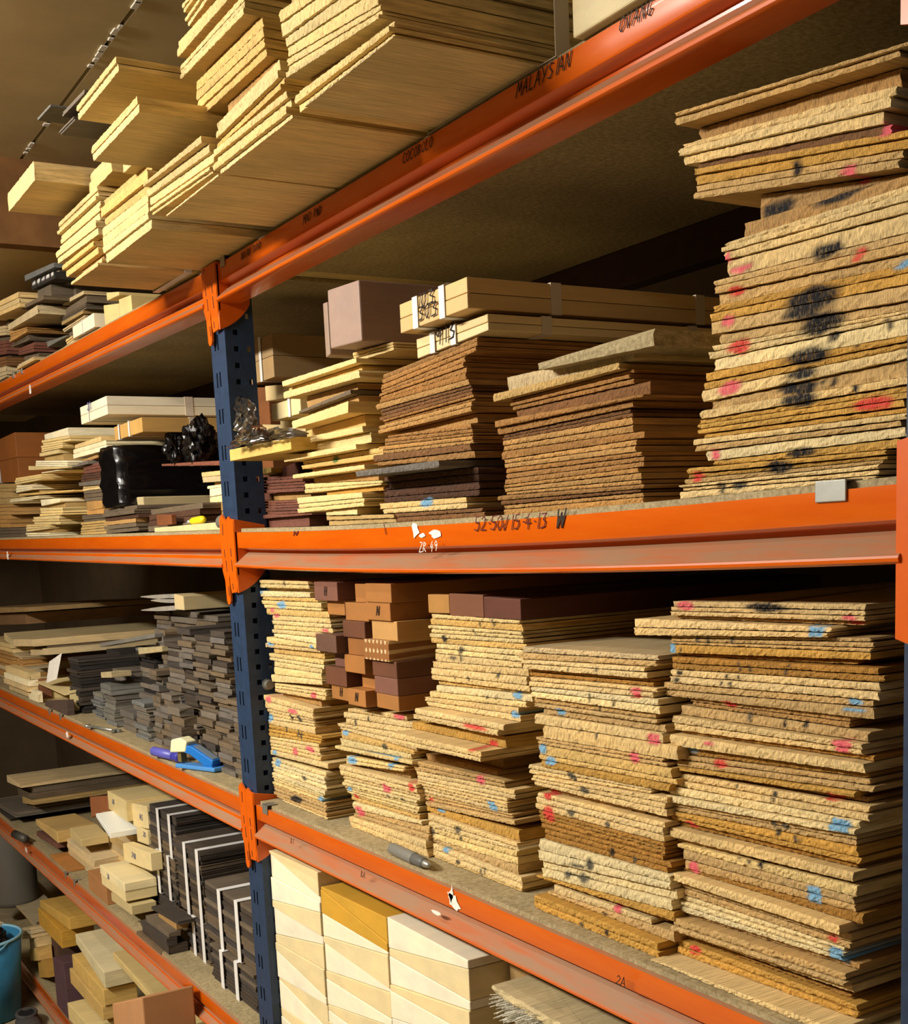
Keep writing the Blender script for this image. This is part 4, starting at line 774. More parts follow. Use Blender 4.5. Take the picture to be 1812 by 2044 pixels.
def sheet_bag(label, name, P, wd, ht, seed, amp, lean=.35):
    nx, nz = 22, 16; v = []; f = []
    for j in range(nz+1):
        for i in range(nx+1):
            u, t = i/nx, j/nz; top = ht*max(.12, 1-abs(u-lean)*1.5)
            q = Vector((u*5+seed, t*4, seed)); n1 = noise.noise(q); n2 = abs(noise.noise(q*2.1)); n3 = noise.noise(q*1.7+Vector((9, 3, 1)))
            v.append((P.x+(u-.5)*wd+amp*n3*.5, P.y+.016*math.sin(t*3.0)+amp*(n1-1.6*n2), P.z+top*t+amp*n1*.5*t))
    for j in range(nz):
        for i in range(nx): a = j*(nx+1)+i; f.append((a, a+1, a+nx+2, a+nx+1))
    o = mobj(name, pydata(v, f), M_FILM); m = o.modifiers.new('t', 'SOLIDIFY'); m.thickness = .0004; tag(o, label, 'bag'); return o
M_FILM = film('clear_film', (.97, .97, .97), .01)
c = at(497, 888, -.024)
sheet_bag('clear crumpled plastic bag lying against the middle post', 'plastic_bag', c, .115, .078, 3., .016)
c = at(545, 884, -.016)
sheet_bag('thin clear plastic film trailing over the yellow board', 'plastic_sheet', c, .20, .022, 7., .010, .6)
# ================================================================== below the third shelf, right bay: split wedges
def wedges(cx, bounds, cols, Y, L, word, f=2.6647, ox=480, oy=1600, dys=None):
    xl, xr = cx; base = None
    A = at(ox+xl/f, oy+bounds[0][0]/f, Y); Bp = at(ox+xr/f, oy+bounds[0][1]/f, Y); X0, X1 = max(.0556, A.x), Bp.x
    zs = []
    for (yl, yr) in bounds: zs.append((at(ox+xl/f, oy+yl/f, Y).z, at(ox+xr/f, oy+yr/f, Y).z))
    for i in range(len(bounds)-1):
        (a0, a1), (b0, b1) = zs[i], zs[i+1]; b0 = min(b0, a0-.003); b1 = min(b1, a1-.003); zs[i+1] = (b0, b1)
        if max(b0, b1) < dD(0)+.004: break
        b0 = max(b0, dD(0)+.0006); b1 = max(b1, dD(0)+.0006)
        if min(a0-b0, a1-b1) < .002: break
        z0 = min(b0, b1); ex = 0.; dy = (dys or {}).get(i, random.uniform(-.0015, .0015))
        me, _ = board_mesh(X1-X0+ex, L, b0-z0+.0003, a0-z0-.0003, b1-z0+.0003, a1-z0-.0003, 0, (), 0, 0, .02)
        o = mobj('split_wedge', me, M_PLANE, ((X0+X1)/2, Y+dy, z0), None, jit(lin(cols[i % len(cols)]), .04)); bevel(o, .0012, 2)
        c = cols[i % len(cols)]; lk = 'golden' if c == '#c99a34' else 'ivory' if c in ('#ece4ca',) else 'cream'
        tag(o, '%s split wedge, %s from the top in the %s column under the third shelf' % (lk, ordn(i+1), word), 'wedge', 'split wedges under the third shelf')
    return X0, X1, zs
cA, cB = '#ece4ca', '#dfcc9c'
zw = onz(540, 2044, shD(0)+.02)
def tail(b, n, sl, sr):
    b = list(b)
    for k in range(n): b.append((b[-1][0]+sl*(1.5 if k % 2 else .6), b[-1][1]+sr*(.7 if k % 2 else 1.4)))
    return b
WY = .018
w1 = wedges((115, 412), tail([(238, 375), (250, 500), (372, 530), (490, 583), (524, 703), (660, 748), (698, 872), (738, 1012), (870, 1052), (884, 1180), (1020, 1228), (1060, 1330)], 5, 78, 84), [cB, cA, cA, cB, cA, cB, cB, cA, cB, cA], WY, .42, 'left')
w2 = wedges((424, 772), tail([(452, 618), (464, 748), (588, 795), (705, 812), (736, 985), (880, 1004), (920, 1140), (1050, 1178), (1080, 1330)], 5, 86, 92), ['#c99a34', '#c99a34'] + [cA, cB]*10, WY, .42, 'middle')
w3 = wedges((776, 1205), tail([(612, 845), (775, 893), (815, 1060), (960, 1108), (990, 1232), (1130, 1282)], 5, 100, 108), [cA, cB, cA, cB, cA], WY, .42, 'right')
# carton, split plank and frayed board at the right end below
def q7(v): return tuple((480+a/2.6647) if i % 3 == 0 else (1600+a/2.6647) for i, a in enumerate(v))
o = block('carton', 'carton', 'brown carton in the shade right of the split wedges', q7((1430, 812, 1010, 2000, 1075, 1300)), onx(1020, 1910, w3[1]+.012).y, .12, '#9a7c50', plain('brown_card', lin('#9c7f52'), .85, 0, .2, .08, 20), bev=.002)
o = block('split_plank', 'plank', 'rough split plank with crooked edges right of the wedges, lower edge of picture', q7((1342, 975, 1010, 1960, 1330, 1400)), .01, .07, '#cbb98c', M_ROUGH, rough=.004)
M_FRAY = plain('frayed_white_wood', lin('#e0dccb'), .9, 0, .2, .3, 160, .6)
mb = MB(); rr = random.Random(5)
a0 = at(480+1335/2.6647, 1600+1085/2.6647, .0); a1 = at(480+1560/2.6647, 1600+1200/2.6647, .0)
for k in range(150):
    t = rr.random(); p = a0.lerp(a1, t); h = rr.uniform(-.018, .012); ln = rr.uniform(.02, .06)
    mb.tube([(p.x-rr.uniform(0, .012), .012-rr.uniform(0, .012), p.z+h), (p.x+rr.uniform(-.004, .004), .02+ln, p.z+h*.5)], [.0006, .0018], 5)
mb.box((a0.x, .025, a1.z-.026), (a1.x+.05, .08, a0.z-.010))
o = mobj('frayed_board', mb.mesh(), M_FRAY, (0, 0, 0)); tag(o, 'whitish board with a frayed splintered end at the lower edge', 'board')
# ================================================================== second shelf, left bay
WD = 'sawn_board'
stack(0, 780, 6.04, .020, .5, [
 (1, 540, 525, 570, 820, 440, 512, 'c'), (2, 515, 595, 646, 845, 536, 592, 'Y'), (3, 503, 662, 742, 760, 620, 694, 'Y'), (1, 472, 750, 796, 705, 700, 752, 'Y'), (3, 440, 840, 950, 822, 836, 940, 'c'), (1, 350, 905, 960, 835, 945, 990, 'Y'),
 (1, 510, 1000, 1046, 712, 992, 1040, 'c', -.004), (3, 185, 1050, 1132, 500, 1000, 1072, 'Y'), (3, 195, 1140, 1232, 388, 1128, 1192, 'c'), (1, 240, 1240, 1270, 900, 1190, 1230, 'y', .01), (2, 130, 1338, 1386, 475, 1262, 1312, 'c', -.006), (1, 132, 1402, 1476, 385, 1362, 1422, 'c', -.006), (1, 500, 1312, 1392, 730, 1292, 1342, 'c'),
 (3, 490, 1412, 1500, 758, 1402, 1482, 'Y'), (3, 405, 1520, 1592, 720, 1500, 1590, 'Y'), (3, 320, 1612, 1702, 600, 1612, 1662, 'Y'), (2, 322, 1712, 1777, 610, 1708, 1770, 'c', -.004)],
 'yellow_board', 'board', 'bright messy pile in the left bay', dB, mat=M_WOOD, rough=.0006, fillc='v')
stack(0, 780, 6.04, .035, .5, [
 (1, 905, 652, 692, 1218, 545, 582, 'P', -.004), (2, 880, 706, 822, 1275, 590, 730, 'c', -.006), (1, 1000, 830, 850, 1180, 765, 800, 't', .002), (1, 848, 912, 965, 1052, 832, 905, 'u', -.010), (3, 1010, 905, 1000, 1245, 850, 950, 'r'), (3, 980, 1010, 1110, 1265, 965, 1055, 'd'), (1, 942, 1105, 1145, 1255, 1062, 1120, 'u', -.006), (2, 1000, 1150, 1200, 1290, 1130, 1170, 'P'),
 (3, 1010, 1210, 1320, 1225, 1180, 1310, 'n'), (1, 1050, 1332, 1442, 1232, 1318, 1410, 'O', -.004), (1, 1060, 1450, 1495, 1256, 1415, 1465, 'O', -.002), (3, 1000, 1500, 1580, 1312, 1480, 1540, 'n'), (3, 980, 1585, 1680, 1342, 1550, 1640, 'v'), (2, 970, 1684, 1765, 1305, 1648, 1750, 'v')],
 'dark_board', 'board', 'mixed pile left of the black plastic', dB, mat=M_DARK, rough=.0005, fillc='n')
f6 = 6.04
def qa(v, ox=0, oy=780, s=6.04): return tuple((ox+a/s) if i % 3 == 0 else (oy+a/s) for i, a in enumerate(v))
def deckfill(name, label, px0, px1, ztop, Y, L, col, n, word, zf, mat=M_DARK, unit='board'):
    """low pile of n boards that carries what lies on it; the long sides are what one sees"""
    a = at(px0, 900, Y).x; b = at(px1, 900, Y).x; z0 = max(zf(a), zf(b)); out = []
    for k in range(n):
        h = (ztop-z0)/n; me, _ = board_mesh(b-a-.01*random.random(), L, 0, h-.0005, 0, h-.0005, .0004, (), 0, 0, .01)
        o = mobj(name, me, mat, ((a+b)/2+random.uniform(-.005, .005), Y+random.uniform(-.004, .004), z0+h*k), None, jit(lin(HEX[col[k % len(col)]]), .06))
        tag(o, '%s %s, %s up, %s' % (LOOK[col[k % len(col)]], unit, ordn(k+1), word), 'board', word); out.append(o)
    return z0+h*n
b20, d20 = bundle('strapped_bundle', 'whitish bundle marked 20 lying highest in the left bay, second shelf', qa((965, 168, 392, 1285, 84, 312)), .000, .48, '#ece1c4', 2, ((.33, .004),), ((.17, .018),), (('20', .33, .62, .022),), ink=M_INKB)
bnx, dnx = bundle('strapped_bundle', 'golden brown banded bundle of blocks under the whitish bundle', qa((1372, 405, 556, 1712, 345, 556)), .03, .40, '#c49a58', 3, ((.18, .008), (.55, .008)), ((.10, .016),), (), 'x', dn=None)
# black plastic wrapped pack
M_BLACK = plain('black_plastic_film', lin('#0b0a0b'), .22, 0, .55)
A, Bq, C_ = at(20, 0, 0), onx(0, 0, 0), None
pa = at(180+98/6.04, 820+470/6.04, .012); pb = at(180+150/6.04, 820+1185/6.04, .012); pc = at(180+232/6.04, 820+445/6.04, .012)
bm = bmesh.new(); bmesh.ops.create_cube(bm, size=1); bmesh.ops.subdivide_edges(bm, edges=bm.edges, cuts=14, use_grid_fill=True)
wx, wz = pc.x-pa.x+.03, pa.z-pb.z
for v in bm.verts:
    p = v.co; n1 = noise.noise(Vector((p.x*3, p.y*4, p.z*5)))*.008 + noise.noise(Vector((p.x*9, p.y*9, p.z*11)))*.004
    y = (p.y+.5)*.42; z = (p.z+.5)*wz; x = p.x*wx + (.012 if z < .05 and y < .1 else 0)
    v.co = Vector((x+n1, y+n1*.6, max(0, z+n1*(.5 if z > .01 else 0))))
me = bpy.data.meshes.new('mesh'); bm.to_mesh(me); bm.free()
for p in me.polygons: p.use_smooth = True
zb_ = pb.z
o = mobj('wrapped_pack', me, M_BLACK, (pa.x+wx/2, .012, zb_)); tag(o, 'pack wrapped in black plastic film between the piles of the left bay', 'pack')
WR = (pa.x, pa.x+wx, zb_, zb_+wz)
deckfill('dark_board', '', 195, 262, zb_-.0004, .018, .5, 'nntd', 6, 'low pile under the black pack', dB)
c = onx(190, 870, 0) if False else at(180+1000/6.04, 820+430/6.04, .20)
for nm, px, py, Y, r, sd, lb in (('plastic_bag', 180+1010/6.04, 820+430/6.04, .10, (.020, .022, .036), 4, 'small crumpled black plastic bag standing on the black pack'), ('plastic_bag', 180+1310/6.04, 820+390/6.04, .12, (.042, .035, .052), 9, 'shiny crumpled black plastic bag beside the middle post')):
    c = at(px, py, Y); o = crumple(nm, lb, c, r, M_BLACK, .42, sd, 4)
o = block('thin_plank', 'plank', 'thin reddish plank with a rough edge under the shiny black bag', qa((866, 640, 668, 1560, 598, 660), 180, 820), .10, .12, '#8a5440', M_DARK, rough=.001)
tz = stack(180, 820, 6.04, .085, .07, [(1, 1350, 740, 800, 1600, 715, 760, 'P'), (1, 1365, 800, 868, 1600, 775, 850, 'a'), (1, 1420, 905, 935, 1600, 880, 905, 'c'), (1, 1450, 940, 1010, 1600, 915, 990, 'c'), (1, 1450, 1040, 1105, 1600, 1010, 1090, 'p'), (3, 1380, 1110, 1210, 1610, 1100, 1190, 'O')],
 'pale_board', 'board', 'pale pile just behind the middle post', dB, mat=M_WOOD, rough=.0006)
o = block('long_box', 'box', 'beige closed box lying in front of the black pack', qa((560, 1040, 1200, 640, 1035, 1200), 180, 820), .05, .26, '#b6a57c', plain('beige_card', lin('#b8a67c'), .8, 0, .2, .06, 20), bev=.002)
bz = DIM[o.name]
deckfill('dark_board', '', 262, 392, bz[2]-.0004, .045, .45, 'nddn', 4, 'low dark pile under the beige box', dB)
o = block('offcut', 'offcut', 'reddish offcut leaning out of the low dark pile', qa((800, 1250, 1390, 980, 1250, 1370), 180, 820), .018, .01, '#7d4a2a', M_DARK)
o = block('wide_board', 'board', 'pale thick board lying at the front beside the middle post connector', qa((775, 1412, 1478, 1570, 1340, 1450), 180, 820), .008, .05, '#d6c492', M_WOOD, bev=.001, dn=lambda x: dB(x))
kz = DIM[o.name]
# knife and brush on that board
p = at(180+1285/6.04, 820+1325/6.04, .03); p.z = kz[3]+.006
e = empty('utility_knife', p); tag(e, 'yellow utility knife lying on the pale board by the post', 'knife')
k1 = child('handle_grip', MB().tube([(p.x-.035, .03, p.z), (p.x-.02, .03, p.z+.001), (p.x+.03, .03, p.z+.002), (p.x+.04, .03, p.z+.002)], [.003, .0065, .007, .004], 12), plain('yellow_plastic', lin('#e6d219'), .4), e, True)
child('knife_nose', MB().tube([(p.x-.056, .03, p.z-.0015), (p.x-.035, .03, p.z)], [.002, .005], 10), M_CLIP, e, True)
p = at(180+1525/6.04, 820+1405/6.04, .0); p.y = .016; p.z = dB(p.x)+.0130
e = empty('paint_roller', p); tag(e, 'grey round tool end beside the orange connector on the second shelf', 'tool')
child('tool_head', MB().tube([(p.x-.018, .016, p.z), (p.x-.014, .016, p.z), (-.0115, .016, p.z)], [.009, .0125, .0125], 16), plain('grey_metal_tool', lin('#77736a'), .5, .3), e, True)
# brown pack with white strap at the far left, and dull boards in front of it
stack(0, 780, 6.04, .045, .46, [(2, -300, 1125, 1215, 190, 1115, 1210, 'v'), (2, -300, 1220, 1380, 150, 1215, 1360, 'v'), (3, -300, 1385, 1500, 140, 1365, 1490, 't'), (3, -300, 1505, 1650, 130, 1495, 1640, 'O'), (3, -300, 1655, 1790, 330, 1645, 1775, 'n')],
 'dull_board', 'board', 'dull pile at the far left, second shelf', dB, mat=M_DARK, rough=.0005)
topL = LAST['top']
o, _ = bundle('strapped_bundle', 'brown strapped pack at the far left of the second shelf', qa((-420, 640, 1115, 210, 640, 1110)), .06, .42, '#8e5526', 2, ((.685, .012),), (), dn=lambda x: topL(x)+.003)
# ================================================================== top shelf, left bay
def ta(name, phrase, rows, Y=.0, L=.5, mat=M_DARK, s=5.49, oy=480, zf=dA, cat='board', **k): return stack(0, oy, s, Y, L, rows, name, cat, phrase, zf, mat=mat, rough=.0005, fillc='n', **k)
ta('thin_board', 'splayed dark pile behind the white block', [
 (1, 622, 470, 545, 735, 408, 470, 'u', -.01), (1, 640, 698, 746, 925, 545, 592, 'a'), (1, 725, 748, 790, 950, 600, 652, 'n'), (3, 668, 845, 895, 945, 685, 762, 'n'), (1, 680, 892, 932, 912, 765, 802, 'v'), (2, 690, 968, 1012, 930, 815, 852, 'a'), (1, 495, 1112, 1182, 735, 1050, 1112, 'e', -.01), (2, 730, 1080, 1125, 800, 1040, 1085, 'P'), (1, 690, 1172, 1206, 800, 1085, 1115, 'a')], Y=.042)
ta('thin_board', 'fanned pile left on the top shelf', [
 (1, 280, 378, 450, 600, 237, 296, 'e', -.012), (1, 345, 452, 545, 600, 332, 420, 'K', -.010), (1, 230, 715, 760, 468, 598, 650, 'n', -.02), (1, 80, 920, 992, 405, 702, 805, 'a', -.02), (4, 105, 1000, 1105, 292, 945, 1012, 'O', -.01), (3, 130, 1130, 1175, 320, 1020, 1100, 'n'), (3, 205, 1180, 1262, 375, 1108, 1222, 'r'), (2, 195, 1358, 1402, 365, 1268, 1312, 'a', -.004), (1, 190, 1420, 1452, 395, 1325, 1352, 'P', -.004)], marks=[(370, 500, 30, 60, 'w', .3), (420, 470, 40, 50, 'w', .4), (470, 445, 36, 60, 'w', .4), (520, 420, 40, 40, 'w', .4), (570, 395, 40, 60, 'w', .4), (620, 370, 30, 60, 'w', .4)])
p = at(395/5.49, 480+500/5.49, -.047); q_ = at(640/5.49, 480+365/5.49, -.047)
ta('dull_board', 'brownish pile at the left edge, top shelf', [(3, -120, 720, 880, 215, 555, 735, 'P', -.03), (3, -100, 960, 1060, 70, 925, 1040, 'a'), (4, -100, 1120, 1280, 72, 1085, 1250, 'r'), (3, -100, 1300, 1400, 75, 1265, 1370, 'b'), (2, -100, 1420, 1520, 75, 1370, 1480, 'a'), (2, -100, 1530, 1620, 75, 1485, 1565, 'a')])
bw, dw = bundle('strapped_bundle', 'bright white block bundle on the top beam left of the middle post', tuple(v/5.49 if i % 3 == 0 else 480+v/5.49 for i, v in enumerate((800, 932, 1145, 1032, 795, 1042))), -.003, .04, '#efe6cc', 1, ((.47, .003),), (), (), dn=lambda x: dA(x)+.0013)
for sx, lbl, px in ((0, 'cream block right of the white bundle on the top beam', (1140, 705, 880, 1306, 685, 860)), (1, 'cream block jutting out above another on the top beam', (1168, 568, 662, 1300, 560, 600)), (2, 'dim cream block nearest the middle post on the top beam', (1310, 640, 880, 1440, 590, 820))):
    o = block('wood_block', 'block', lbl, tuple(v/5.49 if i % 3 == 0 else 480+v/5.49 for i, v in enumerate(px)), (.012, .006, .012)[sx], (.16, .2, .3)[sx], '#d8c083', group='cream blocks on the top beam', dn=(lambda x: dA(x)) if sx != 1 else None)
    if sx == 0: z_up = DIM[o.name][3]
# loose grey pieces beyond the yellow boards, on top of the far packs
# ================================================================== third shelf, left bay: dark blanks in columns
def column(px_l, px_r, ytop, n, Y, L, cols, word, name, zf=dC, ox=180, oy=1180, s=5.378, ybot=None, mat=M_DARK, unit='blank', tilt=0, cat='blank', jx=.004, jy=.008):
    yb = ybot or 1500
    X0 = at(ox+px_l/s, oy+(ytop+yb)/2/s, Y).x; X1 = at(ox+px_r/s, oy+(ytop+yb)/2/s, Y).x
    zt = at(ox+(px_l+px_r)/2/s, oy+ytop/s, Y).z; z = max(zf(X0), zf(X1))+.0003; hs = [random.uniform(.75, 1.25) for _ in range(n)]; k_ = (zt-z)/sum(hs)
    for k in range(n):
        h = hs[k]*k_; c = random.choice(cols); wj = random.uniform(-jx, jx)
        me, _ = board_mesh(X1-X0-abs(wj), L, 0, h-.0006, 0, h-.0006, .0004, (), 0, 0, .012)
        o = mobj(name, me, mat, ((X0+X1)/2+wj/2, Y+random.uniform(-jy, jy), z), None, jit(lin(HEX[c]), .12))
        tag(o, '%s %s, %s up, %s' % (LOOK[c], unit, ordn(k+1), word), cat, word); z += h
    return z
EB = 'dark_blank'
GC = 'greyish column of the dark blanks, '
column(40, 140, 1095, 7, .060, .22, 'ee', 'leftmost grey column of blanks', EB, ybot=1400)
column(152, 262, 1000, 8, .050, .20, 'eu', 'second grey column of blanks', EB, ybot=1440)
column(265, 420, 850, 9, .105, .20, 'euK', 'third grey column of blanks', EB, ybot=1440)
column(190, 330, 640, 8, .160, .20, 'euK', 'tall grey column at the back', EB, ybot=1300)
column(330, 470, 1290, 3, .055, .20, 'eu', 'short grey column in front', EB, ybot=1500)
column(484, 618, 1185, 8, .050, .22, 'eu', 'grey column with a black right side', EB, ybot=1560)
column(545, 690, 600, 15, .120, .22, 'euK', 'grey column behind with a flat top', EB, ybot=1300)
column(690, 770, 850, 14, .060, .24, 'un', 'narrow brown column of blanks', EB, ybot=1640)
column(772, 880, 1110, 10, .042, .24, 'un', 'low brown column of blanks', EB, ybot=1660)
column(770, 835, 420, 18, .105, .24, 'un', 'tall back column of blanks', EB, ybot=1500)
column(838, 1000, 560, 20, .068, .24, 'uunk', 'middle column of brown blanks', EB, ybot=1600)
column(885, 1010, 1240, 6, .036, .03, 'un', 'short front column of blanks', EB, ybot=1680)
column(1006, 1150, 400, 24, .064, .24, 'uunk', 'column left of the tallest blanks', EB, ybot=1640)
column(1165, 1330, 480, 23, .056, .24, 'nunk', 'broad column of dark blanks', EB, ybot=1700)
column(1350, 1505, 430, 27, .050, .24, 'unnk', 'column of blanks next to the post', EB, ybot=1780)
column(1515, 1640, 1170, 14, .044, .24, 'nun', 'column of blanks half behind the post', EB, ybot=1940)
column(745, 900, 220, 26, .150, .2, 'un', 'back column of stacked blanks under white strips', EB, ybot=1300)
column(905, 1190, 220, 24, .150, .2, 'un', 'back column under the cream block', EB, ybot=1300)
column(1200, 1420, 260, 22, .150, .2, 'un', 'back column behind the post', EB, ybot=1300)
column(440, 600, 1500, 2, .060, .2, 'eu', 'lowest grey blanks at the front', EB, ybot=1560)
f5 = 5.378
def q5(v, ox=180, oy=1180, s=5.378): return tuple((ox+a/s) if i % 3 == 0 else (oy+a/s) for i, a in enumerate(v))
o = block('wood_block', 'block', 'clean cream block lying on the dark blanks beside the post', q5((903, 30, 195, 1003, 55, 206)), .10, .26, '#d9c596'); zc = DIM[o.name]
for k, (a, y, b, lb) in enumerate(((540, 60, 900, 'upper'), (650, 100, 910, 'middle'), (545, 205, 915, 'lowest'))):
    P0, P1 = at(180+a/f5, 1180+y/f5, .12), at(180+b/f5, 1180+(y-25 if k == 2 else y)/f5, .12)
    mb = MB(); n = 7; top = []; bot = []
    for i in range(n+1):
        t = i/n; p = P0.lerp(P1, t); h = .0015+.009*math.sin(min(1, t*1.3)*math.pi/2)
        top.append((p.x, .12, p.z+h/2)); bot.append((p.x, .12, p.z-h/2))
    mb.prism(top+bot[::-1], (0, .05, 0)); o = mobj('split_strip', mb.mesh(), M_DARK, (0, 0, 0), None, lin('#a9a296')); tag(o, '%s of three pale pointed strips on the dark blanks' % lb, 'strip', 'pale pointed strips')
o = block('long_board', 'board', 'long grey board slanting over the grey blanks', q5((105, 560, 600, 690, 455, 500)), .085, .03, '#77746c', M_DARK)
o = block('wood_block', 'block', 'yellowish flat block on the grey column behind', q5((515, 610, 680, 770, 590, 650)), .095, .08, '#b5a57c', M_DARK)
o = block('wood_block', 'block', 'small tan block between the grey blanks', q5((115, 870, 930, 225, 870, 930)), .045, .05, '#b8a67e', M_DARK)
# marker, stapler, spanner
p0, p1 = onz(306, 1499, shC(-.56)+DK+.0112), onz(360, 1512, shC(-.56)+DK+.0112); d = p1-p0
e = empty('marker_pen', p0); tag(e, 'thick purple blue marker lying on the left third shelf deck', 'pen')
MV = plain('violet_plastic', lin('#5a5ab0'), .35)
child('pen_barrel', MB().tube([p0, p0+d*.03, p0+d*.78], [.008, .0098, .0098], 20), MV, e, True)
child('pen_cap', MB().tube([p0+d*.785, p0+d*.79, p0+d*.985, p0+d*1.0], [.0100, .0106, .0108, .0098], 20), plain('violet_cap_plastic', lin('#3f3f9a'), .3), e, True)
zs_ = shC(-.33)+DK
b0, b1 = onz(362, 1531, zs_), onz(440, 1540, zs_); dirx = Vector((b1.x-b0.x, b1.y-b0.y, 0)); Ls = dirx.length; dirx.normalize(); nrm = Vector((-dirx.y, dirx.x, 0))
e = empty('stapler', b0, math.atan2(dirx.y, dirx.x)); tag(e, 'blue desk stapler with a cream jaw standing on the left third shelf', 'stapler')
MBL = plain('blue_enamel', lin('#1f6fc0'), .3, 0, .5); MCR = plain('cream_plastic', lin('#e3dfb4'), .4)
o = mobj('stapler_base', MB().prism([(-.002, -.014, .001), (Ls, -.016, .001), (Ls+.004, 0, .001), (Ls, .016, .001), (-.002, .014, .001)], (0, 0, .008)).mesh(), plain('light_blue_enamel', lin('#4f8fd0'), .3, .1, .5), (0, 0, 0), e); bevel(o, .002, 2)
o = mobj('stapler_arm', MB().prism([(.010, -.012, .050), (.048, -.012, .046), (Ls-.006, -.012, .022), (Ls-.010, -.012, .012), (Ls-.030, -.012, .010), (.040, -.012, .030), (.014, -.012, .034)], (0, .024, 0)).mesh(), MBL, (0, 0, 0), e); bevel(o, .002, 2)
o = mobj('stapler_hinge', MB().box((Ls-.034, -.011, .009), (Ls-.010, .011, .020)).mesh(), MBL, (0, 0, 0), e)
o = mobj('stapler_jaw', MB().prism([(-.016, -.0135, .030), (-.010, -.0135, .056), (.016, -.0135, .062), (.036, -.0135, .054), (.030, -.0135, .034)], (0, .027, 0)).mesh(), MCR, (0, 0, 0), e); bevel(o, .003, 3)
o = mobj('staple_channel', MB().box((.0, -.007, .012), (.010, .007, .032)).mesh(), plain('brass_channel', lin('#9a8450'), .4, .6), (0, 0, 0), e)
o = mobj('arm_strip', MB().prism([(.050, -.008, .0462), (Ls-.010, -.008, .0238), (Ls-.010, .008, .0238), (.050, .008, .0462)], (0, 0, .001)).mesh(), plain('grey_rubber', lin('#6f7a86'), .6), (0, 0, 0), e)
s0, s1 = onz(175, 1449, shC(-1)+DK+.004), onz(232, 1459, shC(-.9)+DK+.004); d = s1-s0
e = empty('spanner', s0); tag(e, 'small chrome spanner lying on the left third shelf', 'spanner')
child('spanner_shaft', MB().tube([s0+d*.04, s0+d*.9], .0035, 8), M_CLIP, e, True)
child('ring_head', MB().tube([s0+Vector((0, 0, -.003)), s0+Vector((0, 0, .003))], .0075, 14), M_CLIP, e, True)
child('open_head', MB().prism([(s1.x-.016, s1.y-.006, s1.z-.003), (s1.x+.004, s1.y-.013, s1.z-.003), (s1.x+.004, s1.y-.005, s1.z-.003), (s1.x-.004, s1.y, s1.z-.003), (s1.x+.006, s1.y+.005, s1.z-.003), (s1.x+.004, s1.y+.012, s1.z-.003), (s1.x-.014, s1.y+.008, s1.z-.003)], (0, 0, .006)), M_CLIP, e)
# left half of that shelf: crop 0..220
def q73(v): return tuple(a/7.3 if i % 3 == 0 else 1180+a/7.3 for i, a in enumerate(v))
column(1035, 1180, 985, 14, .050, .16, 'kK', 'dark brown column left of the grey blanks', EB, ox=0, oy=1180, s=7.3, ybot=1850)
stack(0, 1180, 7.3, .040, .38, [(1, 205, 700, 800, 520, 700, 806, 'a'), (1, 440, 850, 935, 700, 830, 930, 'a', .02), (2, 200, 900, 960, 330, 960, 1000, 'a', .01), (2, 260, 990, 1060, 340, 1030, 1080, 'O'), (2, 290, 1070, 1120, 345, 1100, 1150, 'a')], 'pale_board', 'board', 'pale pile far left on the third shelf', None, mat=M_WOOD, rough=.0005, fillc='n')
o = block('thick_slab', 'board', 'beige slab topping the pale heap, far left of the third shelf', q73((60, 610, 710, 205, 730, 810)), .06, .5, '#cdbb8d', M_WOOD, bev=.001)
column(-200, 200, 730, 9, .06, .45, 'aPO', 'beige boards at the left edge, third shelf', 'pale_board', ox=0, oy=1180, s=7.3, ybot=1400, mat=M_WOOD, unit='board', cat='board')
column(90, 430, 1140, 4, .006, .030, 'aPc', 'pale offcuts at the front left, third shelf', 'pale_board', ox=0, oy=1180, s=7.3, ybot=1480, mat=M_WOOD, unit='offcut', cat='board')
column(440, 580, 1440, 1, .012, .012, 'c', 'lying flat before the pale offcuts', 'pale_board', ox=0, oy=1180, s=7.3, ybot=1560, mat=M_WOOD, unit='board', cat='board')
o = block('brown_board', 'board', 'reddish brown block standing before the pale heap', q73((430, 1290, 1480, 590, 1280, 1480)), .03, .03, '#7d5138', M_DARK, dn=lambda x: dC(x))
o = block('dark_plank', 'plank', 'long dark plank over the pale heap, far left of the third shelf', q73((-300, 240, 330, 420, 235, 300)), .12, .45, '#a88a5c', M_DARK)
o = block('dark_plank', 'plank', 'second dim plank under the long one, far left of the third shelf', q73((-300, 345, 500, 380, 320, 480)), .14, .45, '#8a6a48', M_DARK)
# open card carton with a paper and a dark block
pc0 = at(600/7.3, 1180+1600/7.3, .03); pc1 = at(1030/7.3, 1180+1600/7.3, .03); xa, xb = pc0.x, pc1.x-.004; zc0 = dC(xa); hh = at(600/7.3, 1180+1310/7.3, .03).z-zc0
e = empty('open_carton', (xa, .03, zc0)); tag(e, 'open cream card carton lying on its side on the third shelf', 'carton')
MCB = plain('cream_card', lin('#d8c38c'), .8, 0, .2, .06, 25)
t = .003
mobj('carton_wall', MB().box((0, 0, 0), (t, .10, hh)).mesh(), MCB, (0, 0, 0), e); mobj('carton_wall', MB().box((xb-xa-t, 0, 0), (xb-xa, .10, hh)).mesh(), MCB, (0, 0, 0), e)
mobj('carton_wall', MB().box((t, .10, 0), (xb-xa-t, .103, hh)).mesh(), MCB, (0, 0, 0), e); mobj('carton_wall', MB().box((t, 0, 0), (xb-xa-t, .10, t)).mesh(), MCB, (0, 0, 0), e)
mobj('carton_flap', MB().prism([(0, -.012, hh-.004), (xb-xa, -.012, hh-.012), (xb-xa, .10, hh+.001), (0, .10, hh+.001)], (0, 0, .002)).mesh(), MCB, (0, 0, 0), e)
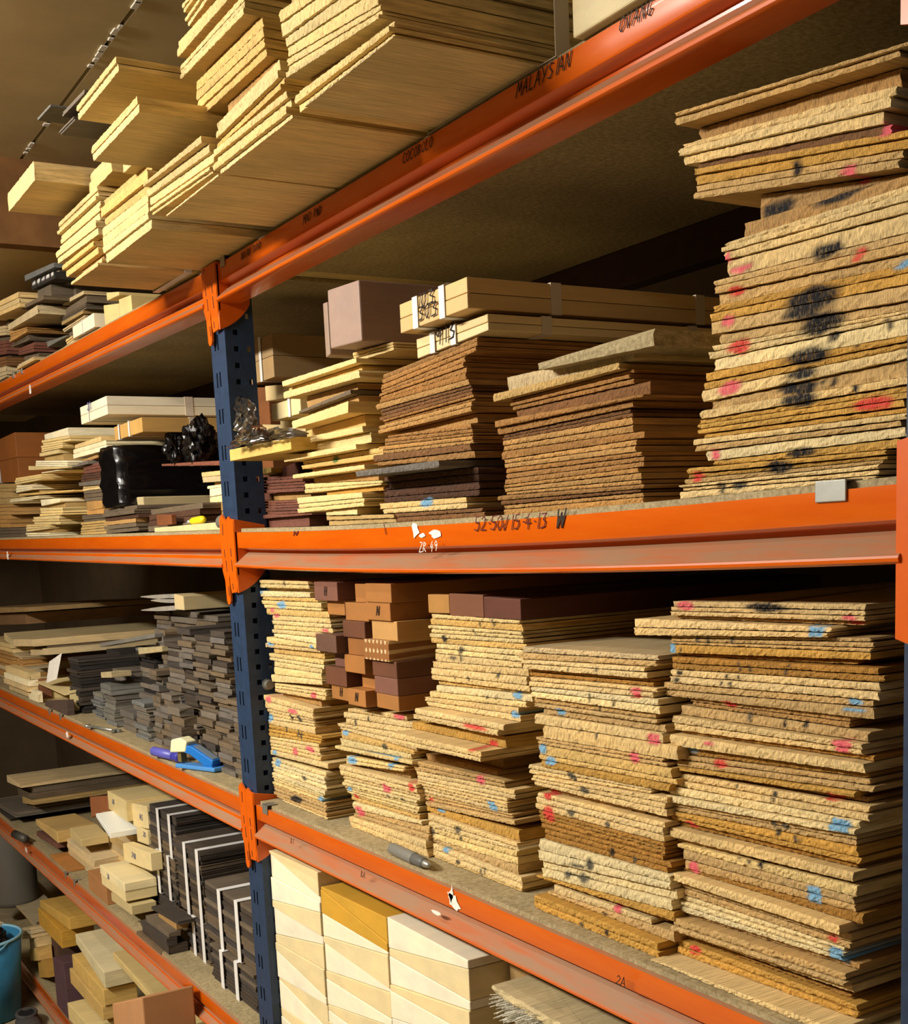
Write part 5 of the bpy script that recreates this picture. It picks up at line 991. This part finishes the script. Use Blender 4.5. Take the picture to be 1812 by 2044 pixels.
o = mobj('paper_sheet', MB().prism([(xa+(xb-xa)*.38, .02, zc0+hh+.004), (xa+(xb-xa)*.75, .02, zc0+hh+.025), (xa+(xb-xa)*.8, .035, zc0+hh+.095), (xa+(xb-xa)*.36, .035, zc0+hh+.062)], (0, .0008, 0)).mesh(), M_PAPER); tag(o, 'white paper sheet standing in the open card carton', 'paper')
o = block('wood_block', 'block', 'dusty dark brown block lying before the open card carton', q73((655, 1600, 1690, 960, 1590, 1680)), .008, .021, '#54443c', M_DARK, dn=lambda x: dC(x))
# ================================================================== fourth shelf, left bay: strapped bundles of dark slats
def slats(label, px_l, px_r, yt_l, yb_l, yt_r, yb_r, n, straps, Y, L, base=None, ox=180, oy=1560, s=4.222, cols='knk'):
    A, B_, C_, D = at(ox+px_l/s, oy+yt_l/s, Y), at(ox+px_l/s, oy+yb_l/s, Y), at(ox+px_r/s, oy+yt_r/s, Y), at(ox+px_r/s, oy+yb_r/s, Y)
    X0, X1 = (A.x+B_.x)/2, (C_.x+D.x)/2; zb = (B_.z+D.z)/2 if base is None else base; zt = (A.z+C_.z)/2
    e = empty('slat_bundle', (X0, Y, zb)); tag(e, label, 'bundle', 'strapped bundles of dark slats')
    for k in range(n):
        a, b = zb+(zt-zb)*k/n, zb+(zt-zb)*(k+1)/n; j = random.uniform(-.005, .005)
        me, _ = board_mesh(X1-X0-abs(j), L, 0, b-a-.0009, 0, b-a-.0009, .0003, (), 0, 0, .02)
        mobj('slat', me, M_DARK, ((X1-X0)/2+j/2, random.uniform(-.001, .004), a-zb), e, jit(lin(HEX[random.choice(cols)]), .15))
    for u in straps: strap_x(e, X0+(X1-X0)*u, .0170, Y-.002, Y+L, zb, zt, M_WHITE)
    return zt, X0, X1
zU, *_ = slats('strapped bundle of dark slats low beside the post, fourth shelf', 1025, 1395, 1440, 1720, 1560, 1960, 11, (.25, .58), .040, .34, dD(-.3))
zU, *_ = slats('strapped bundle of dark slats above the low one beside the post', 965, 1375, 870, 1240, 1060, 1470, 13, (.33, .68), .046, .34, zU+.0022)
zU, *_ = slats('lower strapped bundle of dark slats right of the loose slats', 815, 1010, 1120, 1400, 1210, 1640, 11, (.32, .72), .062, .34, dD(-.7))
zU, *_ = slats('strapped bundle of dark slats with a pale flat top', 728, 945, 480, 1020, 600, 1160, 15, (.38, .86), .060, .34, zU+.0022)
zU, *_ = slats('lower strapped bundle of dark slats left of the flat topped one', 505, 722, 560, 880, 640, 1010, 10, (.33, .74), .085, .34, None)
UX = zU
slats('upper strapped bundle of dark slats under the orange beam', 497, 720, 200, 510, 300, 600, 10, (.36, .78), .085, .34, zU+.0022)
stack(180, 1560, 4.222, .085, .34, [(3, 505, 895, 1010, 722, 1025, 1150, 'k'), (3, 515, 1010, 1130, 730, 1150, 1300, 'k')], 'dark_batten', 'batten', 'pile carrying the leftmost slat bundles', dD, mat=M_DARK, rough=.0003)
stack(180, 1560, 4.222, .012, .045, [(1, 520, 1050, 1075, 745, 1180, 1208, 'k', .012), (1, 470, 1130, 1170, 660, 1272, 1312, 'n', .004), (2, 435, 1170, 1230, 650, 1325, 1375, 'k')], 'dark_batten', 'batten', 'loose battens lying along the fourth shelf', dD, mat=M_DARK, rough=.0003)
for k, (a, y0, b, y1, Y) in enumerate(((392, 1330, 600, 1520, .004), (405, 1290, 680, 1500, .030))):
    o = block('dark_batten', 'batten', '%s flat slat lying along the front edge of the fourth shelf' % ('front', 'second')[k], q5((a, y0-12, y0, b, y1-12, y1), 180, 1560, 4.222), Y, .022, '#6d5b45', M_DARK, dn=lambda x: dD(x))
CB = '#e2cf9a'
def q4(v): return q5(v, 180, 1560, 4.222)
def qd(v): return q5(v, 0, 1500, 3.356)
def num(o, s_, u, t, sz):
    x0, x1, z0, z1 = DIM[o.name]; text(s_, (x0+(x1-x0)*u, o.location.y-.0008, z0+(z1-z0)*t), sz, M_INKB, o, 'handwriting', bold=.0002)
bl = []
bl.append(block('cream_block', 'block', 'cream block pair at the front left of the slat bundles, lower one', q4((178, 935, 1000, 350, 1052, 1125)), .010, .06, '#c2b080', group='numbered cream blocks'))
o = block('cream_block', 'block', 'front cream block marked 58, sticking out', q4((95, 775, 862, 295, 930, 1012)), .004, .078, CB, group='numbered cream blocks'); bl.append(o)
o = block('cream_block', 'block', 'pale cream block on top of the one marked 58', q4((82, 705, 772, 290, 862, 928)), .004, .078, '#ecdcab', group='numbered cream blocks'); num(o, '58', .3, .1, .018)
o = block('cream_block', 'block', 'cream block marked 248 in the row beside the slat bundles', q4((280, 525, 662, 512, 610, 752)), .055, .028, CB, group='numbered cream blocks'); num(o, '248', .32, .38, .020)
o = block('cream_block', 'block', 'cream block marked 145 below the orange beam', q4((357, 185, 370, 484, 213, 396)), .09, .25, CB, group='numbered cream blocks'); num(o, '145', .45, .40, .020)
o = block('cream_block', 'block', 'cream block marked 68 at the upper left of the numbered row', q4((150, 82, 228, 305, 170, 335)), .075, .25, '#d9c48d', group='numbered cream blocks'); num(o, '68', .25, .5, .018)
o = block('cream_block', 'block', 'cream block marked 20 between two numbered blocks', q4((392, 372, 500, 488, 420, 535)), .09, .25, '#e0cd98', group='numbered cream blocks'); num(o, '20', .6, .55, .018)
column(300, 520, 760, 5, .10, .22, 'aPa', 'cream boards under the block marked 248', 'pale_board', dD, 180, 1560, 4.222, 1000, M_PLANE, 'board', cat='board')
column(150, 380, 340, 8, .11, .22, 'aPv', 'beige boards under the upper numbered blocks', 'pale_board', dD, 180, 1560, 4.222, 900, M_PLANE, 'board', cat='board')
o = block('white_board', 'board', 'bright white painted board sticking out of the fourth shelf', q4((48, 270, 300, 168, 435, 480)), .03, .17, '#e9ebe0', plain('white_gloss_board', lin('#e9ebe2'), .35, 0, .5), bev=.001)
o = block('wood_slab', 'board', 'tan slab left of the white board', qd((470, 515, 570, 545, 595, 640)), .03, .075, '#cdb67e', M_WOOD, bev=.001)
o = block('wood_slab', 'board', 'thick tan slab lying left of another slab', qd((240, 455, 490, 385, 540, 612)), .02, .12, '#c4a466', M_WOOD, bev=.002)
o = block('wood_slab', 'board', 'dusky board under the thick tan slab', qd((245, 535, 565, 380, 620, 650)), .022, .12, '#6f4b3f', M_DARK, dn=None)
o = block('upright_board', 'board', 'light brown panel standing on the fourth shelf behind the beam', qd((590, 800, 880, 718, 905, 1080)), .008, .10, '#a9774a', M_PLANE, dn=lambda x: dD(x), bev=.001)
o = block('figured_board', 'board', 'brown figured board lying flat near the left end of the fourth shelf', qd((340, 690, 705, 455, 790, 805)), .006, .08, '#a8743c', M_WOOD, dn=lambda x: dD(x))
column(470, 640, 655, 4, .05, .16, 'aTa', 'tan blocks carrying the slabs, fourth shelf', 'wood_slab', dD, 0, 1500, 3.356, 800, M_WOOD, 'block', cat='block')
column(645, 840, 690, 4, .11, .2, 'nvK', 'olive boards behind the brown panel', 'wood_slab', dD, 0, 1500, 3.356, 900, M_WOOD, 'block', cat='block')
o = block('brown_block', 'block', 'reddish brown block end beside the numbered blocks, fourth shelf', qd((605, 310, 440, 720, 300, 400)), .13, .03, '#a06440', M_PLANE, bev=.003)
stack(0, 1500, 3.356, .015, .40, [(1, 45, 160, 205, 135, 222, 245, 'a', .02), (1, 120, 240, 285, 205, 285, 330, 'n', .05), (1, 150, 300, 345, 225, 330, 358, 'v', .05), (2, -60, 330, 420, 105, 410, 445, 'u'), (3, -60, 440, 500, 75, 452, 492, 'k')], 'dim_board', 'board', 'dim pile far left, fourth shelf', dD, mat=M_DARK, rough=.0005, fillc='n')
o = mobj('iron_bar', MB().tube([(0, 0, 0), (.10, .01, .002)], .013, 14).mesh(True), plain('dark_iron', lin('#4a4640'), .5, .3), onz(30, 1665, shD(0)+.022)); tag(o, 'dark round bar end lying at the left end of the fourth shelf', 'bar')
# ================================================================== lowest shelf, left bay: timbers
def qe(v): return q5(v, 0, 1800, 7.55)
def timber(label, v, Y, L, col, dn=None, name='timber'): return block(name, 'timber', label, qe(v), Y, L, col, M_WOOD, bev=.002, dn=dn, group='heavy timbers on the lowest shelf')
timber('golden timber lying along the lowest shelf, second from the top', (580, 110, 330, 925, 462, 695), .03, .10, '#c99a3c')
timber('pale golden timber above the golden one on the lowest shelf', (600, -20, 75, 1045, 255, 420), .034, .10, '#cda552')
timber('dark bulky timber under the golden one on the lowest shelf', (580, 340, 900, 880, 640, 1200), .055, .10, '#5d4638', dE)
timber('wide whitish beam of timber lying on top beside the orange beam', (1138, 490, 620, 1575, 1075, 1300), .012, .10, '#d9cba0')
timber('golden timber below the whitish one', (1090, 800, 985, 1565, 1345, 1565), .01, .09, '#d3b066')
timber('cream timber third from the top in the right group', (1055, 1010, 1215, 1545, 1600, 1780), .004, .09, '#c9a866')
timber('cream timber end jutting out lowest in the right group', (1025, 1535, 1760, 1360, 1900, 2120), -.02, .09, '#dcc78c')
timber('dim timber behind under the right group on the lowest shelf', (1140, 1350, 1900, 1700, 1800, 2300), .06, .09, '#a58654', dE)
timber('pale plank sloping at the right of the lowest shelf timbers', (1700, 760, 850, 2700, 1900, 2000), .045, .08, '#d2ba7c')
timber('tan plank behind the sloping pale one', (1790, 560, 700, 2600, 1500, 1700), .135, .08, '#b39350')
timber('dark purple brown square timber standing upright on the lowest shelf', (848, 900, 1900, 1010, 985, 1990), .0, .05, '#5b4248', dE)
o = block('carton', 'carton', 'plain brown carton standing in front of the lowest shelf timbers', q5((760, 1700, 1900, 960, 1660, 1900), 0, 1500, 3.356), -.12, .105, '#a87850', plain('brown_carton_card', lin('#ad7f55'), .85, 0, .2, .06, 15), bev=.003, dn=lambda x: .0005)
stack(0, 1800, 7.55, .0, .06, [(3, 320, 405, 560, 470, 395, 540, 'a'), (1, 450, 560, 700, 560, 550, 700, 'P', .01), (1, 460, 720, 900, 580, 700, 890, 'y', .005), (1, 580, 900, 1130, 720, 900, 1130, 'G', .01)], 'timber_offcut', 'offcut', 'short pile behind the blue bin', None, mat=M_WOOD, rough=.0006)
column(-100, 580, 30, 3, .12, .12, 'vna', 'dim timbers behind the blue bin', 'timber_offcut', dE, 0, 1800, 7.55, 700, M_DARK, 'timber', cat='timber')
o = mobj('grey_drum', MB().tube([(0, 0, 0), (0, 0, .02), (0, 0, .36), (0, 0, .38)], [.085, .09, .09, .082], 28).mesh(True), plain('grey_drum_plastic', lin('#6b665c'), .6), onz(22, 1830, shE(-2.2)+DK) if False else (at(25, 1740, .13).x, .13, dE(-2.2))); tag(o, 'dim grey drum standing on the lowest shelf at the left edge', 'drum')
# blue bin and clog on the floor
c = onz(-12, 1985, 0); c.z = 0
cb = onz(0, 1980, .0)
e = empty('waste_bin', (-1.98, -.15, .005)); tag(e, 'blue plastic waste bin with rubbish standing on the floor at the left', 'bin')
MBIN = plain('blue_bin_plastic', lin('#32789f'), .5, 0, .4, .25, 12); MRIM = plain('pale_blue_rim', lin('#8fc4dc'), .45)
r0, r1, hb = .098, .122, .26
v = []; fc = []; n = 36
for (r, z) in ((r0, 0), (r1, hb), (r1-.004, hb), (r0-.004, .006)):
    v += [(r*math.cos(2*math.pi*k/n), r*math.sin(2*math.pi*k/n), z) for k in range(n)]
for j in range(3): fc += [(j*n+k, j*n+(k+1) % n, (j+1)*n+(k+1) % n, (j+1)*n+k) for k in range(n)]
fc += [tuple(range(n)), tuple(3*n+k for k in range(n))]
mobj('bin_body', pydata(v, fc, True), MBIN, (0, 0, 0), e)
mobj('bin_rim', MB().tube([(r1*math.cos(a*math.pi/18), r1*math.sin(a*math.pi/18), hb) for a in range(37)], .005, 8).mesh(True), MRIM, (0, 0, 0), e)
mobj('wire_handle', MB().tube([(r1*math.cos(a)*1.03, r1*math.sin(a)*1.03, hb-.002-.035*math.sin((a+1.2)/1.7*math.pi)) for a in [-1.2+1.7*k/12 for k in range(13)]], .002, 6).mesh(True), MRIM, (0, 0, 0), e)
o = crumple('rubbish_sack', 'black rubbish bag filling the blue bin', (-1.98, -.15, .225), (.095, .095, .08), M_BLACK, .3, 12, 4)
for k, (x, y, z, rx, rz) in enumerate(((-1.97, -.20, .315, .5, .6), (-1.92, -.12, .31, .9, 1.4))):
    o = mobj('paper_scrap', MB().box((-.02, -.0006, -.05), (.02, .0006, .05)).mesh(), M_PAPER, (x, y, z), None, None, (rx, .5, rz)); tag(o, 'crumpled white paper strip %s in the blue bin' % ('standing', 'lying')[k], 'paper')
# clog
e = empty('clog', (-1.775, -.072, 0), math.radians(-10)); tag(e, 'dark grey rubber clog lying on the floor beside the blue bin', 'shoe'); e.scale = (.95, .95, .9)
MG = plain('grey_rubber_foam', lin('#4b4845'), .6)
sec = [(-.115, .026, .050, .050), (-.09, .036, .055, .052), (-.04, .038, .046, .040), (.0, .042, .058, .060), (.05, .048, .066, .066), (.09, .044, .054, .056), (.12, .028, .036, .040)]
v = []; fc = []; n = 16
for (x, hw, hz, _) in sec:
    for k in range(n):
        a = 2*math.pi*k/n; v.append((x, hw*math.cos(a), hz*.5+hz*.5*math.sin(a)))
for j in range(len(sec)-1): fc += [(j*n+k, j*n+(k+1) % n, (j+1)*n+(k+1) % n, (j+1)*n+k) for k in range(n)]
fc += [tuple(range(n)), tuple((len(sec)-1)*n+k for k in range(n))]
o = mobj('clog_body', pydata(v, fc, True), MG, (0, 0, 0), e); o.modifiers.new('s', 'SUBSURF').levels = 2; o.modifiers['s'].render_levels = 2
ring = [(-.045+.052*math.cos(a), .030*math.sin(a), .050+.004*math.cos(a)) for a in [2*math.pi*k/24 for k in range(25)]]
mobj('foot_opening', MB().prism([(x, y, z+.001) for x, y, z in ring[:-1]], (0, 0, .0015)).mesh(), M_SLOT, (0, 0, 0), e)
mobj('opening_rim', MB().tube(ring, .006, 8).mesh(True), MG, (0, 0, 0), e)
